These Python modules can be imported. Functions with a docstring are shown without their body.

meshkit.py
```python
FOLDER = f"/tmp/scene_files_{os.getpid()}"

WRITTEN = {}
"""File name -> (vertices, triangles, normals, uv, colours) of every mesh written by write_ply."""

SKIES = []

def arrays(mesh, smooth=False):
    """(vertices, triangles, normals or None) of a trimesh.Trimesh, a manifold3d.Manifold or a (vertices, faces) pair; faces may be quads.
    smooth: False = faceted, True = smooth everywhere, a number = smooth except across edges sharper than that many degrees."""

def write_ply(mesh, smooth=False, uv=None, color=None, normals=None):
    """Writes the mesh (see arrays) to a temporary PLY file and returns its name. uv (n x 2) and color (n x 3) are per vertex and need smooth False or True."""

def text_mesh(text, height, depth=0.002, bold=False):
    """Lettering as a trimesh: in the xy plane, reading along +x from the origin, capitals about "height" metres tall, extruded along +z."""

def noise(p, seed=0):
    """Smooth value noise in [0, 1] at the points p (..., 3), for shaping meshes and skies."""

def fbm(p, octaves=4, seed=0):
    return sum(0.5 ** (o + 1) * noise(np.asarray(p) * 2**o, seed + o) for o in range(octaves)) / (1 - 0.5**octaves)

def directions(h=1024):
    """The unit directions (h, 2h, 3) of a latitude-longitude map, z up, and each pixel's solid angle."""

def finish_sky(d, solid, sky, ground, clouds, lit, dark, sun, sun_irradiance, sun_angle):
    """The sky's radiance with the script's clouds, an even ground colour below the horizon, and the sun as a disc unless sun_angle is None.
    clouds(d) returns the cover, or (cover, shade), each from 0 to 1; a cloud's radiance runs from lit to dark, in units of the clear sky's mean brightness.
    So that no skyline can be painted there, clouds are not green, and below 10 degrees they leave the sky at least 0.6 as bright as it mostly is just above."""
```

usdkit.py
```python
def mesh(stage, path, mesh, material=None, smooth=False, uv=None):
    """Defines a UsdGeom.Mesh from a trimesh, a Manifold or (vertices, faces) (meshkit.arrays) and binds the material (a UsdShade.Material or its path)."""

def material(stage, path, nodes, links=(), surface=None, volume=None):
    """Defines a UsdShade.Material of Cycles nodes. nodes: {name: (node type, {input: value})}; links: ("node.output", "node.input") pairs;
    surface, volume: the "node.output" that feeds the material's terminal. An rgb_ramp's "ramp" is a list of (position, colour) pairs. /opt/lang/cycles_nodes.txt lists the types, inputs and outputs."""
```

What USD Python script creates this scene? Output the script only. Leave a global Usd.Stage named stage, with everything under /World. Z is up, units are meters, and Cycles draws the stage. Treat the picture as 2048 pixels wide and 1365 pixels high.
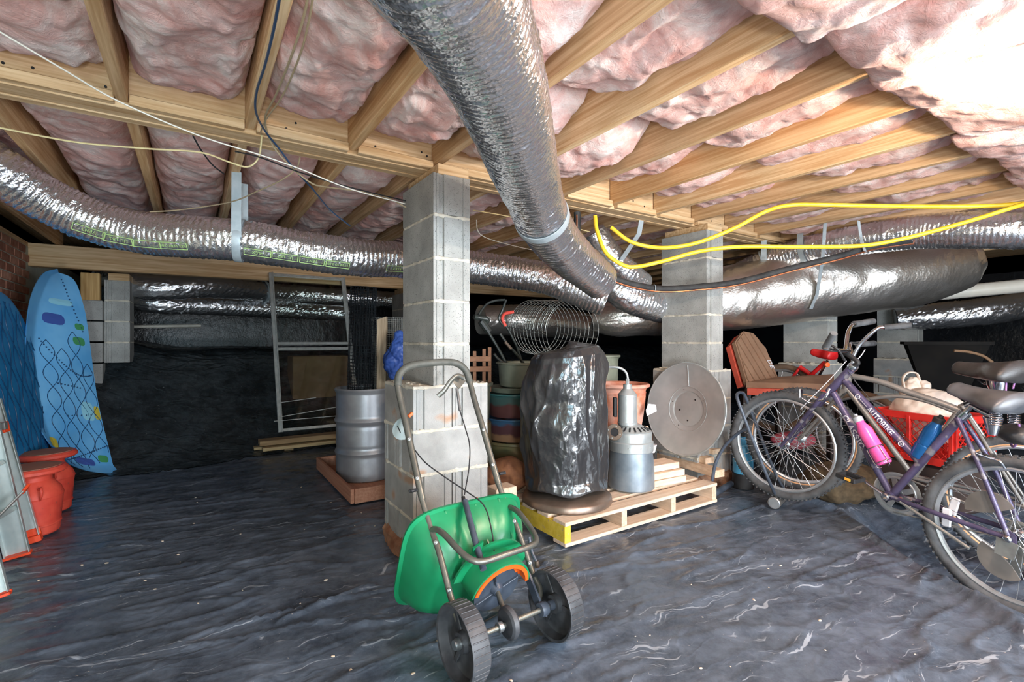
import math, random
import numpy as np, trimesh, manifold3d, usdkit, meshkit
from shapely.geometry import Polygon, LineString, Point
from shapely.ops import unary_union
from pxr import Usd, UsdGeom, UsdLux, UsdShade, Gf, Sdf
from trimesh.creation import box as tbox, icosphere, extrude_polygon

stage = Usd.Stage.CreateInMemory()
UsdGeom.SetStageUpAxis(stage, 'Z'); UsdGeom.SetStageMetersPerUnit(stage, 1.0)
UsdGeom.Xform.Define(stage, '/World'); UsdGeom.Scope.Define(stage, '/World/Looks')
V = lambda *a: np.array(a, float)

# ---------------------------------------------------------------- camera, light, exposure
EYE, FPX = 1.03, 970.0
cam = UsdGeom.Camera.Define(stage, '/World/camera')
cam.CreateHorizontalApertureAttr(36.0); cam.CreateVerticalApertureAttr(36.0 * 1365 / 2048)
cam.CreateFocalLengthAttr(36.0 * FPX / 2048); cam.CreateClippingRangeAttr(Gf.Vec2f(0.05, 60))
x = UsdGeom.Xformable(cam); x.AddTranslateOp().Set(Gf.Vec3d(0, 0, EYE)); x.AddRotateXOp().Set(90.0)
cam.CreateExposureAttr(0.35)

A = math.radians(33.3)
E1 = V(-math.sin(A), math.cos(A), 0); E2 = V(math.cos(A), math.sin(A), 0); EZ = V(0, 0, 1)   # along the joists, along the girder, up
def UV(u, v, z=0): return u * E1 + v * E2 + V(0, 0, z)
def light(kind, name, loc, color, intensity, rot=(0, 0, 0), **kw):
    l = getattr(UsdLux, kind).Define(stage, '/World/' + name)
    l.AddTranslateOp().Set(Gf.Vec3d(*map(float, loc))); l.AddRotateXYZOp().Set(Gf.Vec3f(*map(float, rot)))
    l.CreateColorAttr(Gf.Vec3f(*color)); l.CreateIntensityAttr(float(intensity))
    for k, v in kw.items(): getattr(l, f'Create{k}Attr')(v)
    return l
LAMP = V(1.52, 1.22, EYE + .60)
light('SphereLight', 'lamp_light', LAMP, (1, .81, .62), 1050, Radius=.035)
# daylight in the open access doorway behind the camera
light('RectLight', 'doorway_light', UV(-2.15, 1.95, 1.0), (.82, .91, 1.0), 28, rot=(90, 0, 33.3), Width=1.7, Height=1.3)
light('RectLight', 'hatch_light', UV(-2.15, -.6, 1.2), (.50, .84, 1.0), 14, rot=(90, 0, 33.3), Width=.9, Height=.9)
light('SphereLight', 'fill_light', UV(-1.2, -.2, .45), (.93, .96, 1.0), 140, Radius=.15)       # unseen fill added behind the camera to brighten the insulation at left

# ---------------------------------------------------------------- helpers
def ray(px, py): return V((px - 1024) / FPX, 1, -(py - 682.5) / FPX)
def at(px, py, d): return V(0, 0, EYE) + ray(px, py) * d
def atz(px, py, z): r = ray(px, py); return V(0, 0, EYE) + r * ((z - EYE) / r[2])
def atu(px, py, u): r = ray(px, py); return V(0, 0, EYE) + r * (u / (r @ E1))
def on_plane(px, py, p0, n): r = ray(px, py); e = V(0, 0, EYE); return e + r * (((p0 - e) @ n) / (r @ n))
def rotz(a): return trimesh.transformations.rotation_matrix(a, [0, 0, 1])
def rot(a, ax): return trimesh.transformations.rotation_matrix(a, ax)
def cat(*ms):
    ms = [m for m in (ms[0] if len(ms) == 1 and isinstance(ms[0], (list, tuple)) else ms)]
    return trimesh.util.concatenate(ms)
def moved(m, t=(0, 0, 0), a=0.0):
    m = m.copy(); m.apply_transform(rotz(a)); m.apply_translation(t); return m
def frame(m, p, X, Y, Z):
    T = np.eye(4); T[:3, 0], T[:3, 1], T[:3, 2], T[:3, 3] = X, Y, Z, p
    m = m.copy(); m.apply_transform(T); return m
def nrm(v): v = np.asarray(v, float); return v / max(np.linalg.norm(v), 1e-12)
def perp(d, up=EZ):
    s = np.cross(d, up)
    if np.linalg.norm(s) < 1e-4: s = np.cross(d, V(1, 0, 0))
    s = nrm(s); return s, np.cross(s, d)
def bevel_box(sx, sy, sz, b=.003):
    """a box with chamfered edges, centred"""
    pts = []
    for i in (-1, 1):
        for j in (-1, 1):
            for k in (-1, 1):
                h = V(sx / 2 * i, sy / 2 * j, sz / 2 * k)
                for ax in range(3):
                    q = h.copy()
                    for o in range(3):
                        if o != ax: q[o] -= math.copysign(b, q[o])
                    pts.append(q)
    return trimesh.convex.convex_hull(np.array(pts))
def bar(p0, p1, w, h, up=EZ, b=.002):
    """a straight board from p0 to p1: w sideways, h along up"""
    p0, p1 = np.asarray(p0, float), np.asarray(p1, float); d = nrm(p1 - p0); s, t = perp(d, up)
    return frame(bevel_box(np.linalg.norm(p1 - p0), w, h, min(b, w / 3, h / 3)), (p0 + p1) / 2, d, np.cross(t, d), t)
def spline(pts, n=8):
    P = [np.asarray(p, float) for p in pts]; P = [2 * P[0] - P[1]] + P + [2 * P[-1] - P[-2]]; out = []
    for i in range(1, len(P) - 2):
        for t in np.linspace(0, 1, n, endpoint=False):
            a, b, c, d = P[i - 1:i + 3]
            out.append(.5 * (2 * b + (c - a) * t + (2 * a - 5 * b + 4 * c - d) * t * t + (3 * b - a - 3 * c + d) * t ** 3))
    return np.array(out + [P[-2]])
def resample(pts, step):
    pts = np.asarray(pts); s = np.r_[0, np.cumsum(np.linalg.norm(np.diff(pts, axis=0), axis=1))]
    t = np.linspace(0, s[-1], max(2, int(s[-1] / step) + 1))
    return np.stack([np.interp(t, s, pts[:, k]) for k in range(3)], 1)
def frames(pts):
    pts = np.asarray(pts, float); d = np.gradient(pts, axis=0); d /= np.maximum(np.linalg.norm(d, axis=1, keepdims=True), 1e-9)
    s = np.zeros_like(d); s[0] = perp(d[0])[0]
    for i in range(1, len(d)): q = s[i - 1] - d[i] * (s[i - 1] @ d[i]); s[i] = nrm(q)
    return d, s, np.cross(s, d)
def grid_faces(n, k, wrap=True):
    i, j = np.meshgrid(np.arange(n - 1), np.arange(k if wrap else k - 1), indexing='ij'); j2 = (j + 1) % k
    a, b, c, d = i * k + j, i * k + j2, (i + 1) * k + j2, (i + 1) * k + j
    return np.vstack([np.stack([a, b, c], -1).reshape(-1, 3), np.stack([a, c, d], -1).reshape(-1, 3)])
def fixed(m):
    m = trimesh.Trimesh(m.vertices, m.faces, process=False)
    if m.is_watertight and m.volume < 0: m.invert()
    return m
def tube(pts, r, n=10, closed=False, caps=True, sy=1.0):
    pts = np.asarray(pts, float); r = np.broadcast_to(np.asarray(r, float), (len(pts),))
    d, s, t = frames(pts); a = np.linspace(0, 2 * np.pi, n, endpoint=False)
    v = (pts[:, None] + r[:, None, None] * (np.cos(a)[None, :, None] * s[:, None] + sy * np.sin(a)[None, :, None] * t[:, None])).reshape(-1, 3)
    f = grid_faces(len(pts), n)
    if caps:
        c0, c1, N = len(v), len(v) + 1, len(pts); v = np.vstack([v, pts[0], pts[-1]]); k = np.arange(n); k2 = (k + 1) % n
        f = np.vstack([f, np.stack([np.full(n, c0), k2, k], 1), np.stack([np.full(n, c1), (N - 1) * n + k, (N - 1) * n + k2], 1)])
    return fixed(trimesh.Trimesh(v, f, process=False))
def rod(p0, p1, r, n=10): return tube([p0, p1], r, n)
def ring(c, X, Y, R, r, n=48, k=10, flat=None):
    """a torus about c in the plane X, Y; flat = (radial, axial) half sizes of an elliptical section"""
    a = np.linspace(0, 2 * np.pi, n, endpoint=False); b = np.linspace(0, 2 * np.pi, k, endpoint=False)
    Z = np.cross(X, Y); rr, rz = flat or (r, r)
    e = np.cos(a)[:, None] * X + np.sin(a)[:, None] * Y
    v = c + (R + rr * np.cos(b))[None, :, None] * e[:, None] + (rz * np.sin(b))[None, :, None] * Z
    v = v.reshape(-1, 3); f = grid_faces(n + 1, k); f = np.where(f >= n * k, f - n * k, f)
    return fixed(trimesh.Trimesh(v, f, process=False))
def lathe(prof, n=48, c=(0, 0, 0), ax=EZ, X=None, arc=None):
    """prof: (radius, height) pairs; revolved about ax through c. Ends on the axis close the shape."""
    prof = np.array(prof, float); ax = nrm(ax); X = perp(ax)[0] if X is None else X; Y = np.cross(ax, X)
    a = np.linspace(0, 2 * np.pi, n, endpoint=False)
    v = (np.asarray(c, float) + prof[:, 0][:, None, None] * (np.cos(a)[None, :, None] * X + np.sin(a)[None, :, None] * Y) + prof[:, 1][:, None, None] * ax).reshape(-1, 3)
    m = trimesh.Trimesh(v, grid_faces(len(prof), n), process=False); m.merge_vertices(); m.update_faces(m.nondegenerate_faces())
    return fixed(m)
def hull(pts): return trimesh.convex.convex_hull(np.array(pts))
def plate(poly, t, p, X, Y):
    """a 2-D outline made a plate of thickness t, centred on the plane through p spanned by X, Y"""
    if not isinstance(poly, Polygon): poly = Polygon(poly).buffer(0)
    m = extrude_polygon(poly, t, engine='earcut'); m.apply_translation([0, 0, -t / 2]); X, Y = nrm(X), nrm(Y)
    m = frame(m, p, X, Y, np.cross(X, Y)); return m
def noise(p, s, seed=0, o=4): return meshkit.fbm(np.asarray(p) * s, o, seed) - .5
def rough(m, amp, scale, seed=0, octaves=3):
    m = m.copy(); n = m.vertex_normals
    m.vertices = m.vertices + n * (2 * amp * noise(m.vertices + 50, scale, seed, octaves))[:, None]; return m
def dense(m, edge):
    v, f = trimesh.remesh.subdivide_to_size(m.vertices, m.faces, edge, max_iter=12); m = trimesh.Trimesh(v, f, process=False); m.merge_vertices(); return m
def text_on(txt, h, p, X, Y, depth=.0012, bold=False, centre=True):
    m = meshkit.text_mesh(txt, h, depth, bold); X, Y = nrm(X), nrm(Y)
    if centre: m.apply_translation([-m.bounds[:, 0].mean(), -h / 2, 0])
    return frame(m, p, X, Y, np.cross(X, Y))

# ---------------------------------------------------------------- naming
_used = {}
def numbered(parent, name):
    n = _used.get((parent, name), 0); _used[(parent, name)] = n + 1
    return f'{parent}/{name}' + (f'_{n:03d}' if n else '')
def setdata(p, **kw):
    for k, v in kw.items():
        if v: p.SetCustomDataByKey(k, v)
class Thing:
    """an Xform at the thing's base; its parts are given in world coordinates"""
    def __init__(s, name, label=None, category=None, loc=(0, 0, 0), group=None, kind=None):
        s.path = numbered('/World', name); s.loc = np.asarray(loc, float)
        xf = UsdGeom.Xform.Define(stage, s.path); xf.AddTranslateOp().Set(Gf.Vec3d(*map(float, s.loc)))
        s.prim = xf.GetPrim(); setdata(s.prim, label=label, category=category, group=group, kind=kind)
    def part(s, name, mesh, m, parent=None, label=None, smooth=35, kind=None):
        path = numbered(parent or s.path, name)
        if isinstance(mesh, (list, tuple)): mesh = cat(mesh)
        mesh = mesh.copy(); mesh.apply_translation(-s.loc)
        q = usdkit.mesh(stage, path, mesh, m, smooth=smooth); setdata(q.GetPrim(), label=label, kind=kind)
        return path
def solo(name, mesh, m, label=None, category=None, group=None, kind=None, smooth=35):
    """a thing that is one mesh"""
    path = numbered('/World', name)
    if isinstance(mesh, (list, tuple)): mesh = cat(mesh)
    mesh = mesh.copy(); b = mesh.bounds; loc = V(b[:, 0].mean(), b[:, 1].mean(), b[0, 2]); mesh.apply_translation(-loc)
    q = usdkit.mesh(stage, path, mesh, m, smooth=smooth); q.AddTranslateOp().Set(Gf.Vec3d(*map(float, loc)))
    setdata(q.GetPrim(), label=label, category=category, group=group, kind=kind); return path

# ---------------------------------------------------------------- materials
def lin(c): c = np.array(c, float) / 255; return tuple(np.where(c < .04045, c / 12.92, ((c + .055) / 1.055) ** 2.4))
def MAT(name, c1, c2=None, scale=6, rough=.6, metal=0, bump=0, bscale=80, detail=4, stretch=None, turn=0, ramp=(.35, .65), spots=None, spec=.5, bdist=.004, rvar=0, extra=None):
    """principled surface: a noise between two sRGB colours, optional speckle, optional bump; stretch scales the pattern's axes after a turn about z"""
    c1 = lin(c1); c2 = lin(c2) if c2 else c1
    N = {'t': ('texture_coordinate', {}), 'p': ('principled_bsdf', {'roughness': rough, 'metallic': metal, 'specular_ior_level': spec, **(extra or {})}),
         'n': ('noise_texture', {'scale': scale, 'detail': detail, 'roughness': .6}), 'r': ('rgb_ramp', {'ramp': [(0, c1), (ramp[0], c1), (ramp[1], c2), (1, c2)]})}
    L = [('n.fac', 'r.fac')]; co = 't.object'
    if stretch:
        N['v'] = ('vector_rotate', {'rotate_type': 'z_axis', 'angle': -turn}); N['m'] = ('mapping', {'scale': stretch})
        L += [('t.object', 'v.vector'), ('v.vector', 'm.vector')]; co = 'm.vector'
    L.append((co, 'n.vector')); out = 'r.color'
    if spots:
        sc, at_, col = spots
        N['sn'] = ('noise_texture', {'scale': sc, 'detail': 2}); N['sr'] = ('rgb_ramp', {'ramp': [(0, (0, 0, 0)), (at_ - .03, (0, 0, 0)), (at_ + .03, (1, 1, 1)), (1, (1, 1, 1))]})
        N['sm'] = ('mix_color', {'b': lin(col)}); L += [('t.object', 'sn.vector'), ('sn.fac', 'sr.fac'), ('sr.color', 'sm.fac'), ('r.color', 'sm.a')]; out = 'sm.result'
    L.append((out, 'p.base_color'))
    if rvar:
        N['rr'] = ('map_range', {'from_min': .3, 'from_max': .7, 'to_min': max(.02, rough - rvar), 'to_max': min(1, rough + rvar)}); L += [('n.fac', 'rr.value'), ('rr.result', 'p.roughness')]
    if bump:
        N['bn'] = ('noise_texture', {'scale': bscale, 'detail': 4, 'roughness': .65}); N['b'] = ('bump', {'strength': bump, 'distance': bdist})
        L += [(co if stretch else 't.object', 'bn.vector'), ('bn.fac', 'b.height'), ('b.normal', 'p.normal')]
    return usdkit.material(stage, f'/World/Looks/{name}', N, L, surface='p.BSDF')
def WOOD(name, turn, axis, c1, c2, rough=.7, k=1.0):
    st = {'x': (1.2, 34, 34), 'y': (34, 1.2, 34), 'z': (34, 34, 1.2)}[axis]
    return MAT(name, c1, c2, scale=1.6 * k, stretch=st, turn=turn, rough=rough, bump=.25, bscale=2.2, ramp=(.38, .66), bdist=.002, spec=.25)
def FOIL(name, tint=(222, 223, 226), fine=130, strength=.30, rough=.2):
    N = {'t': ('texture_coordinate', {}), 'p': ('principled_bsdf', {'metallic': .93, 'roughness': rough, 'base_color': lin(tint), 'specular_ior_level': .8}),
         'vo': ('voronoi_texture', {'scale': fine, 'feature': 'f1'}), 'n': ('noise_texture', {'scale': fine * .6, 'detail': 3, 'distortion': 1.5}),
         'a': ('math', {'math_type': 'add'}), 'b': ('bump', {'strength': strength, 'distance': .004})}
    return usdkit.material(stage, f'/World/Looks/{name}', N, [('t.object', 'vo.vector'), ('t.object', 'n.vector'), ('vo.distance', 'a.value1'), ('n.fac', 'a.value2'), ('a.value', 'b.height'), ('b.normal', 'p.normal')], surface='p.BSDF')

m_batt = usdkit.material(stage, '/World/Looks/fiberglass', {'t': ('texture_coordinate', {}), 'p': ('principled_bsdf', {'roughness': 1.0, 'specular_ior_level': .03, 'sheen_weight': .3, 'sheen_roughness': .7}),
    'n': ('noise_texture', {'scale': 4.5, 'detail': 10, 'roughness': .68, 'distortion': .9}), 'r': ('rgb_ramp', {'ramp': [(0, lin((200, 118, 104))), (.36, lin((212, 142, 128))), (.5, lin((228, 182, 172))), (.62, lin((243, 222, 214))), (1, lin((247, 233, 226)))]}),
    'f1': ('noise_texture', {'scale': 30, 'detail': 8, 'roughness': .7, 'distortion': 1.2}), 'f2': ('noise_texture', {'scale': 160, 'detail': 4, 'roughness': .7}), 's': ('math', {'math_type': 'multiply_add', 'value2': .35}), 'b': ('bump', {'strength': .8, 'distance': .014})},
    [('t.object', 'n.vector'), ('n.fac', 'r.fac'), ('r.color', 'p.base_color'), ('t.object', 'f1.vector'), ('t.object', 'f2.vector'), ('f2.fac', 's.value1'), ('f1.fac', 's.value3'), ('s.value', 'b.height'), ('b.normal', 'p.normal')], surface='p.BSDF')
m_joist = WOOD('joist_wood', A, 'y', (190, 150, 106), (224, 192, 150))
m_girder = WOOD('girder_wood', A, 'x', (190, 152, 108), (224, 194, 154))
m_post = WOOD('post_wood', A, 'z', (186, 146, 92), (216, 180, 124))
m_block = MAT('concrete_block', (152, 152, 148), (180, 180, 176), scale=5, rough=.95, bump=.7, bscale=170, spots=(210, .66, (96, 96, 94)), spec=.2, bdist=.003)
m_mortar = MAT('mortar', (196, 190, 176), (222, 214, 198), scale=20, rough=1, bump=.8, bscale=120, spec=.1)
m_clay = MAT('red_clay', (136, 92, 70), (172, 132, 106), scale=14, rough=1, bump=.8, bscale=60, spec=.1)
m_brick = MAT('old_brick', (150, 76, 54), (178, 104, 80), scale=16, rough=.95, bump=.6, bscale=120, spec=.2)
m_foil = FOIL('duct_foil')
m_foil2 = FOIL('trunk_foil', tint=(216, 210, 202), fine=60, strength=.25, rough=.3)
m_strap = MAT('duct_strap', (168, 180, 186), (188, 198, 202), scale=20, rough=.45, metal=.3)
m_black = MAT('black_rubber', (22, 22, 24), (38, 38, 40), scale=20, rough=.6)
m_ink = MAT('duct_print', (58, 82, 62), rough=.6)
# ---------------------------------------------------------------- the shell
random.seed(4); rng = np.random.default_rng(4)
JZ, JH, JW = EYE + .865, .235, .038               # joist bottoms, depth, width
VJ = lambda k: -.215 + .408 * k
U0, U1, UB = 2.24, 2.39, 5.87                   # girder faces, far beam
WL, WR, UF, UK = -1.2, 8.6, -2.2, 9.0            # left, right, front (behind the camera), back

m_plastic_n = {'t': ('texture_coordinate', {}), 'p': ('principled_bsdf', {'roughness': .38, 'specular_ior_level': .55}),
    'n': ('noise_texture', {'scale': 5.5, 'detail': 12, 'roughness': .72, 'distortion': .25}), 'sm_': ('mapping', {'scale': (2.6, 46, 8)}), 'sn_': ('noise_texture', {'scale': 1.0, 'detail': 3, 'distortion': .9}), 'sr_': ('rgb_ramp', {'ramp': [(0, (0, 0, 0)), (.635, (0, 0, 0)), (.67, (.75, .75, .75)), (1, (1, 1, 1))]}), 'sx_': ('mix_color', {'b': (.34, .38, .43)}), 'r': ('rgb_ramp', {'ramp': [(0, (.022, .029, .039)), (.34, (.044, .057, .078)), (.52, (.084, .108, .144)), (.70, (.135, .17, .222)), (1, (.17, .21, .265))]}),  # sx_ paints pale streaks: glints put into the colour, along with dust scratches
    'd': ('noise_texture', {'scale': 95, 'detail': 2}), 'dr': ('rgb_ramp', {'ramp': [(0, (0, 0, 0)), (.735, (0, 0, 0)), (.76, (1, 1, 1)), (1, (1, 1, 1))]}), 'mx': ('mix_color', {'b': (.42, .38, .33)}),
    'rm': ('map_range', {'from_min': .35, 'from_max': .65, 'to_min': .19, 'to_max': .44}),
    'dn': ('noise_texture', {'scale': 2.5, 'detail': 4}), 'dv': ('vector_math', {'math_type': 'multiply_add', 'vector2': (.35, .35, .35)}), 'v': ('vector_rotate', {'rotate_type': 'z_axis', 'angle': -.45}), 'm': ('mapping', {'scale': (2.2, 5.5, 3)}), 'm2': ('mapping', {'scale': (6, 13, 8)}),
    'c1': ('voronoi_texture', {'feature': 'distance_to_edge', 'scale': 1.0}), 'c2': ('voronoi_texture', {'feature': 'distance_to_edge', 'scale': 1.0}), 'r1': ('map_range', {'from_max': .10, 'to_min': 1, 'to_max': 0, 'clamp': True}), 'r2': ('map_range', {'from_max': .12, 'to_min': .4, 'to_max': 0, 'clamp': True}), 'cs': ('math', {'math_type': 'add'}), 'cw': ('math', {'math_type': 'multiply_add', 'value2': .9}), 'b': ('bump', {'strength': .22, 'distance': .007})}
PL_LINKS = [('t.object', 'n.vector'), ('n.fac', 'r.fac'), ('t.object', 'd.vector'), ('d.fac', 'dr.fac'), ('dr.color', 'mx.fac'), ('r.color', 'sx_.a'), ('v.vector', 'sm_.vector'), ('sm_.vector', 'sn_.vector'), ('sn_.fac', 'sr_.fac'), ('sr_.color', 'sx_.fac'), ('sx_.result', 'mx.a'), ('mx.result', 'p.base_color'), ('n.fac', 'rm.value'), ('rm.result', 'p.roughness'),
    ('t.object', 'dn.vector'), ('dn.color', 'dv.vector1'), ('t.object', 'dv.vector3'), ('dv.vector', 'v.vector'), ('v.vector', 'm.vector'), ('v.vector', 'm2.vector'), ('m.vector', 'c1.vector'), ('m2.vector', 'c2.vector'), ('c1.distance', 'r1.value'), ('c2.distance', 'r2.value'), ('r1.result', 'cs.value1'), ('r2.result', 'cs.value2'),
    ('n.fac', 'cw.value1'), ('cs.value', 'cw.value3'), ('cw.value', 'b.height'), ('b.normal', 'p.normal')]
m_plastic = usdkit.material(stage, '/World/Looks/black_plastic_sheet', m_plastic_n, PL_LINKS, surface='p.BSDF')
shaded_n = {**m_plastic_n, 'sx_': ('mix_color', {'b': (.05, .07, .075)}), 'r': ('rgb_ramp', {'ramp': [(0, (.008, .012, .014)), (.42, (.016, .022, .026)), (.62, (.042, .055, .064)), (1, (.07, .088, .10))]}), 'rm': ('map_range', {'from_min': .35, 'from_max': .65, 'to_min': .14, 'to_max': .32}), 'b': ('bump', {'strength': .55, 'distance': .010})}  # darker copy of the sheet, the shade at the back painted into its colour
m_shadedsheet = usdkit.material(stage, '/World/Looks/shaded_plastic_sheet', shaded_n, PL_LINKS, surface='p.BSDF')

def ground(X, Y):
    """height of the plastic sheet: flat, climbing over the soil towards the back"""
    u = X * E1[0] + Y * E1[1]; v = X * E2[0] + Y * E2[1]
    t = np.clip((u - 4.9) / 2.0, 0, 1); z = .95 * t * t * (3 - 2 * t)
    b = np.clip((-.25 - v) / .8, 0, 1) * np.clip((u - 4.9) / .9, 0, 1); z = z + .18 * b
    return z - .118 / (1 + np.exp(-np.clip((X - 1.97 - .04 * np.sin(Y * 5)) / .035, -40, 40))) / (1 + np.exp(-np.clip((2.95 - Y) / .08, -40, 40)))
def seam(X, Y, pts, w, h):
    d = np.full(X.shape, 9.0)
    for a, b in zip(pts[:-1], pts[1:]):
        a, b = a[:2], b[:2]; e = b - a; t = np.clip(((X - a[0]) * e[0] + (Y - a[1]) * e[1]) / (e @ e), 0, 1)
        d = np.minimum(d, np.hypot(X - a[0] - t * e[0], Y - a[1] - t * e[1]))
    return h * np.exp(-(d / w) ** 2)
def axis(parts): return np.unique(np.concatenate([np.arange(a, b, s) for a, b, s in parts]).round(5))
gx = axis([(-9, -3.6, .15), (-3.6, -2, .035), (-2, 2.6, .017), (2.6, 4, .04), (4, 9, .2)]); gy = axis([(-3.2, .8, .15), (.8, 3.2, .017), (3.2, 6.4, .04), (6.4, 12, .2)])
X, Y = np.meshgrid(gx, gy, indexing='ij')
G3 = np.stack([X, Y, 0 * X], -1)
c, s = math.cos(.45), math.sin(.45); R = np.stack([X * c + Y * s, -X * s + Y * c, 0 * X], -1)
rid = lambda sc, seed: (1 - np.abs(2 * meshkit.noise(R * sc, seed) - 1)) ** 12
Zg = ground(X, Y) + .016 * (meshkit.fbm(G3 * 2.3, 3, 1) - .75) + .017 * rid(V(2.2, 9, 1), 3) * meshkit.noise(G3 * 1.5, 8) + .011 * rid(V(4, 19, 1), 5) * meshkit.noise(G3 * 2.6, 9) + .010 * rid(V(7, 5, 1), 15) * meshkit.noise(G3 * 2.1, 19) + .002 * (meshkit.fbm(G3 * 28, 2, 6) - .5)
fold = [atz(*p, 0) for p in ((1560, 985), (1680, 1015), (1760, 1075), (1850, 1130), (1960, 1195), (2060, 1270))]
Zg += seam(X, Y, fold, .035, .035) + seam(X, Y, [p + V(.10, .12, 0) for p in fold], .05, .03)
Zg += seam(X, Y, [atz(*p, 0) for p in ((1120, 1085), (1300, 1060), (1430, 1040), (1540, 1005))], .012, .012) + seam(X, Y, [atz(*p, 0) for p in ((560, 1235), (650, 1200), (745, 1165))], .012, .014)
Zg -= .008
vv = np.stack([X, Y, Zg], -1).reshape(-1, 3); n_, k_ = X.shape
fl = trimesh.Trimesh(vv, grid_faces(n_, k_, False)[:, ::1], process=False)
if fl.face_normals[:, 2].mean() < 0: fl.invert()
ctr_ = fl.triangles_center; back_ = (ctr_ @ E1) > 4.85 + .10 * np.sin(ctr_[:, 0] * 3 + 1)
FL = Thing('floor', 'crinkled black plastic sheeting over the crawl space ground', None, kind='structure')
FL.part('plastic_sheet', trimesh.Trimesh(fl.vertices, fl.faces[~back_]), m_plastic, smooth=True, label='dusty black plastic sheet in front'); FL.part('plastic_sheet', trimesh.Trimesh(fl.vertices + V(0, 0, .004), fl.faces[back_]), m_shadedsheet, smooth=True, label='glossy black plastic sheet over the slope at the back, shade painted into its colour')

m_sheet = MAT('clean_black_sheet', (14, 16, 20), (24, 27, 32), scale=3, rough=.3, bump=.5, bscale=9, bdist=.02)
def room_box(u0, u1, v0, v1, z0, z1): return frame(tbox((abs(u1 - u0), abs(v1 - v0), z1 - z0)), UV((u0 + u1) / 2, (v0 + v1) / 2, (z0 + z1) / 2), E1, -E2, EZ)
m_wallbrick = usdkit.material(stage, '/World/Looks/brick_backing', {'t': ('texture_coordinate', {}), 'n': ('noise_texture', {'scale': 30, 'detail': 4}), 'r': ('rgb_ramp', {'ramp': [(0, lin((160, 160, 146))), (1, lin((204, 202, 186)))]}), 'p': ('principled_bsdf', {'roughness': 1.0, 'specular_ior_level': .1})}, [('t.object', 'n.vector'), ('n.fac', 'r.fac'), ('r.color', 'p.base_color')], surface='p.BSDF')
w = Thing('wall_left', 'old brick foundation wall behind the blue pools', None, kind='structure')
w.part('mortar_bed', room_box(UF, UK, WL - .2, WL - .008, -.1, JZ - .04), m_wallbrick)
bricks = [MAT(f'brick_{i}', a, b, scale=16, rough=.95, bump=.6, bscale=120, spec=.2) for i, (a, b) in enumerate((((160, 100, 78), (184, 134, 112)), ((140, 88, 70), (168, 116, 96)), ((172, 118, 94), (198, 148, 126))))]
for row in range(14):
    for i in range(15):
        uu = 2.75 + i * .215 + (row % 2) * .107
        if uu > 5.84: continue
        b = bevel_box(.2, .03, .06, .004); b = rough(dense(b, .1), .0015, 30, row * 20 + i)
        w.part('brick', frame(b, UV(uu, WL - .013, .90 + row * .0705 - (0 if row else 0)), E1, -E2, EZ), bricks[rng.integers(3)])
w.part('sill_plate', room_box(UF, UB + .1, WL - .19, WL - .01, JZ - .04, JZ), m_joist)
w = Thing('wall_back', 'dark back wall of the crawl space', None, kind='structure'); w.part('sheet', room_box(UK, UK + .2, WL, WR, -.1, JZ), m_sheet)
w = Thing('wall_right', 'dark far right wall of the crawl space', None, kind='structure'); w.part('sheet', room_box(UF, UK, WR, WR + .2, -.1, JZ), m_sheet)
w = Thing('wall_front', 'block wall with the access doorway behind the camera', None, kind='structure')
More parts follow.
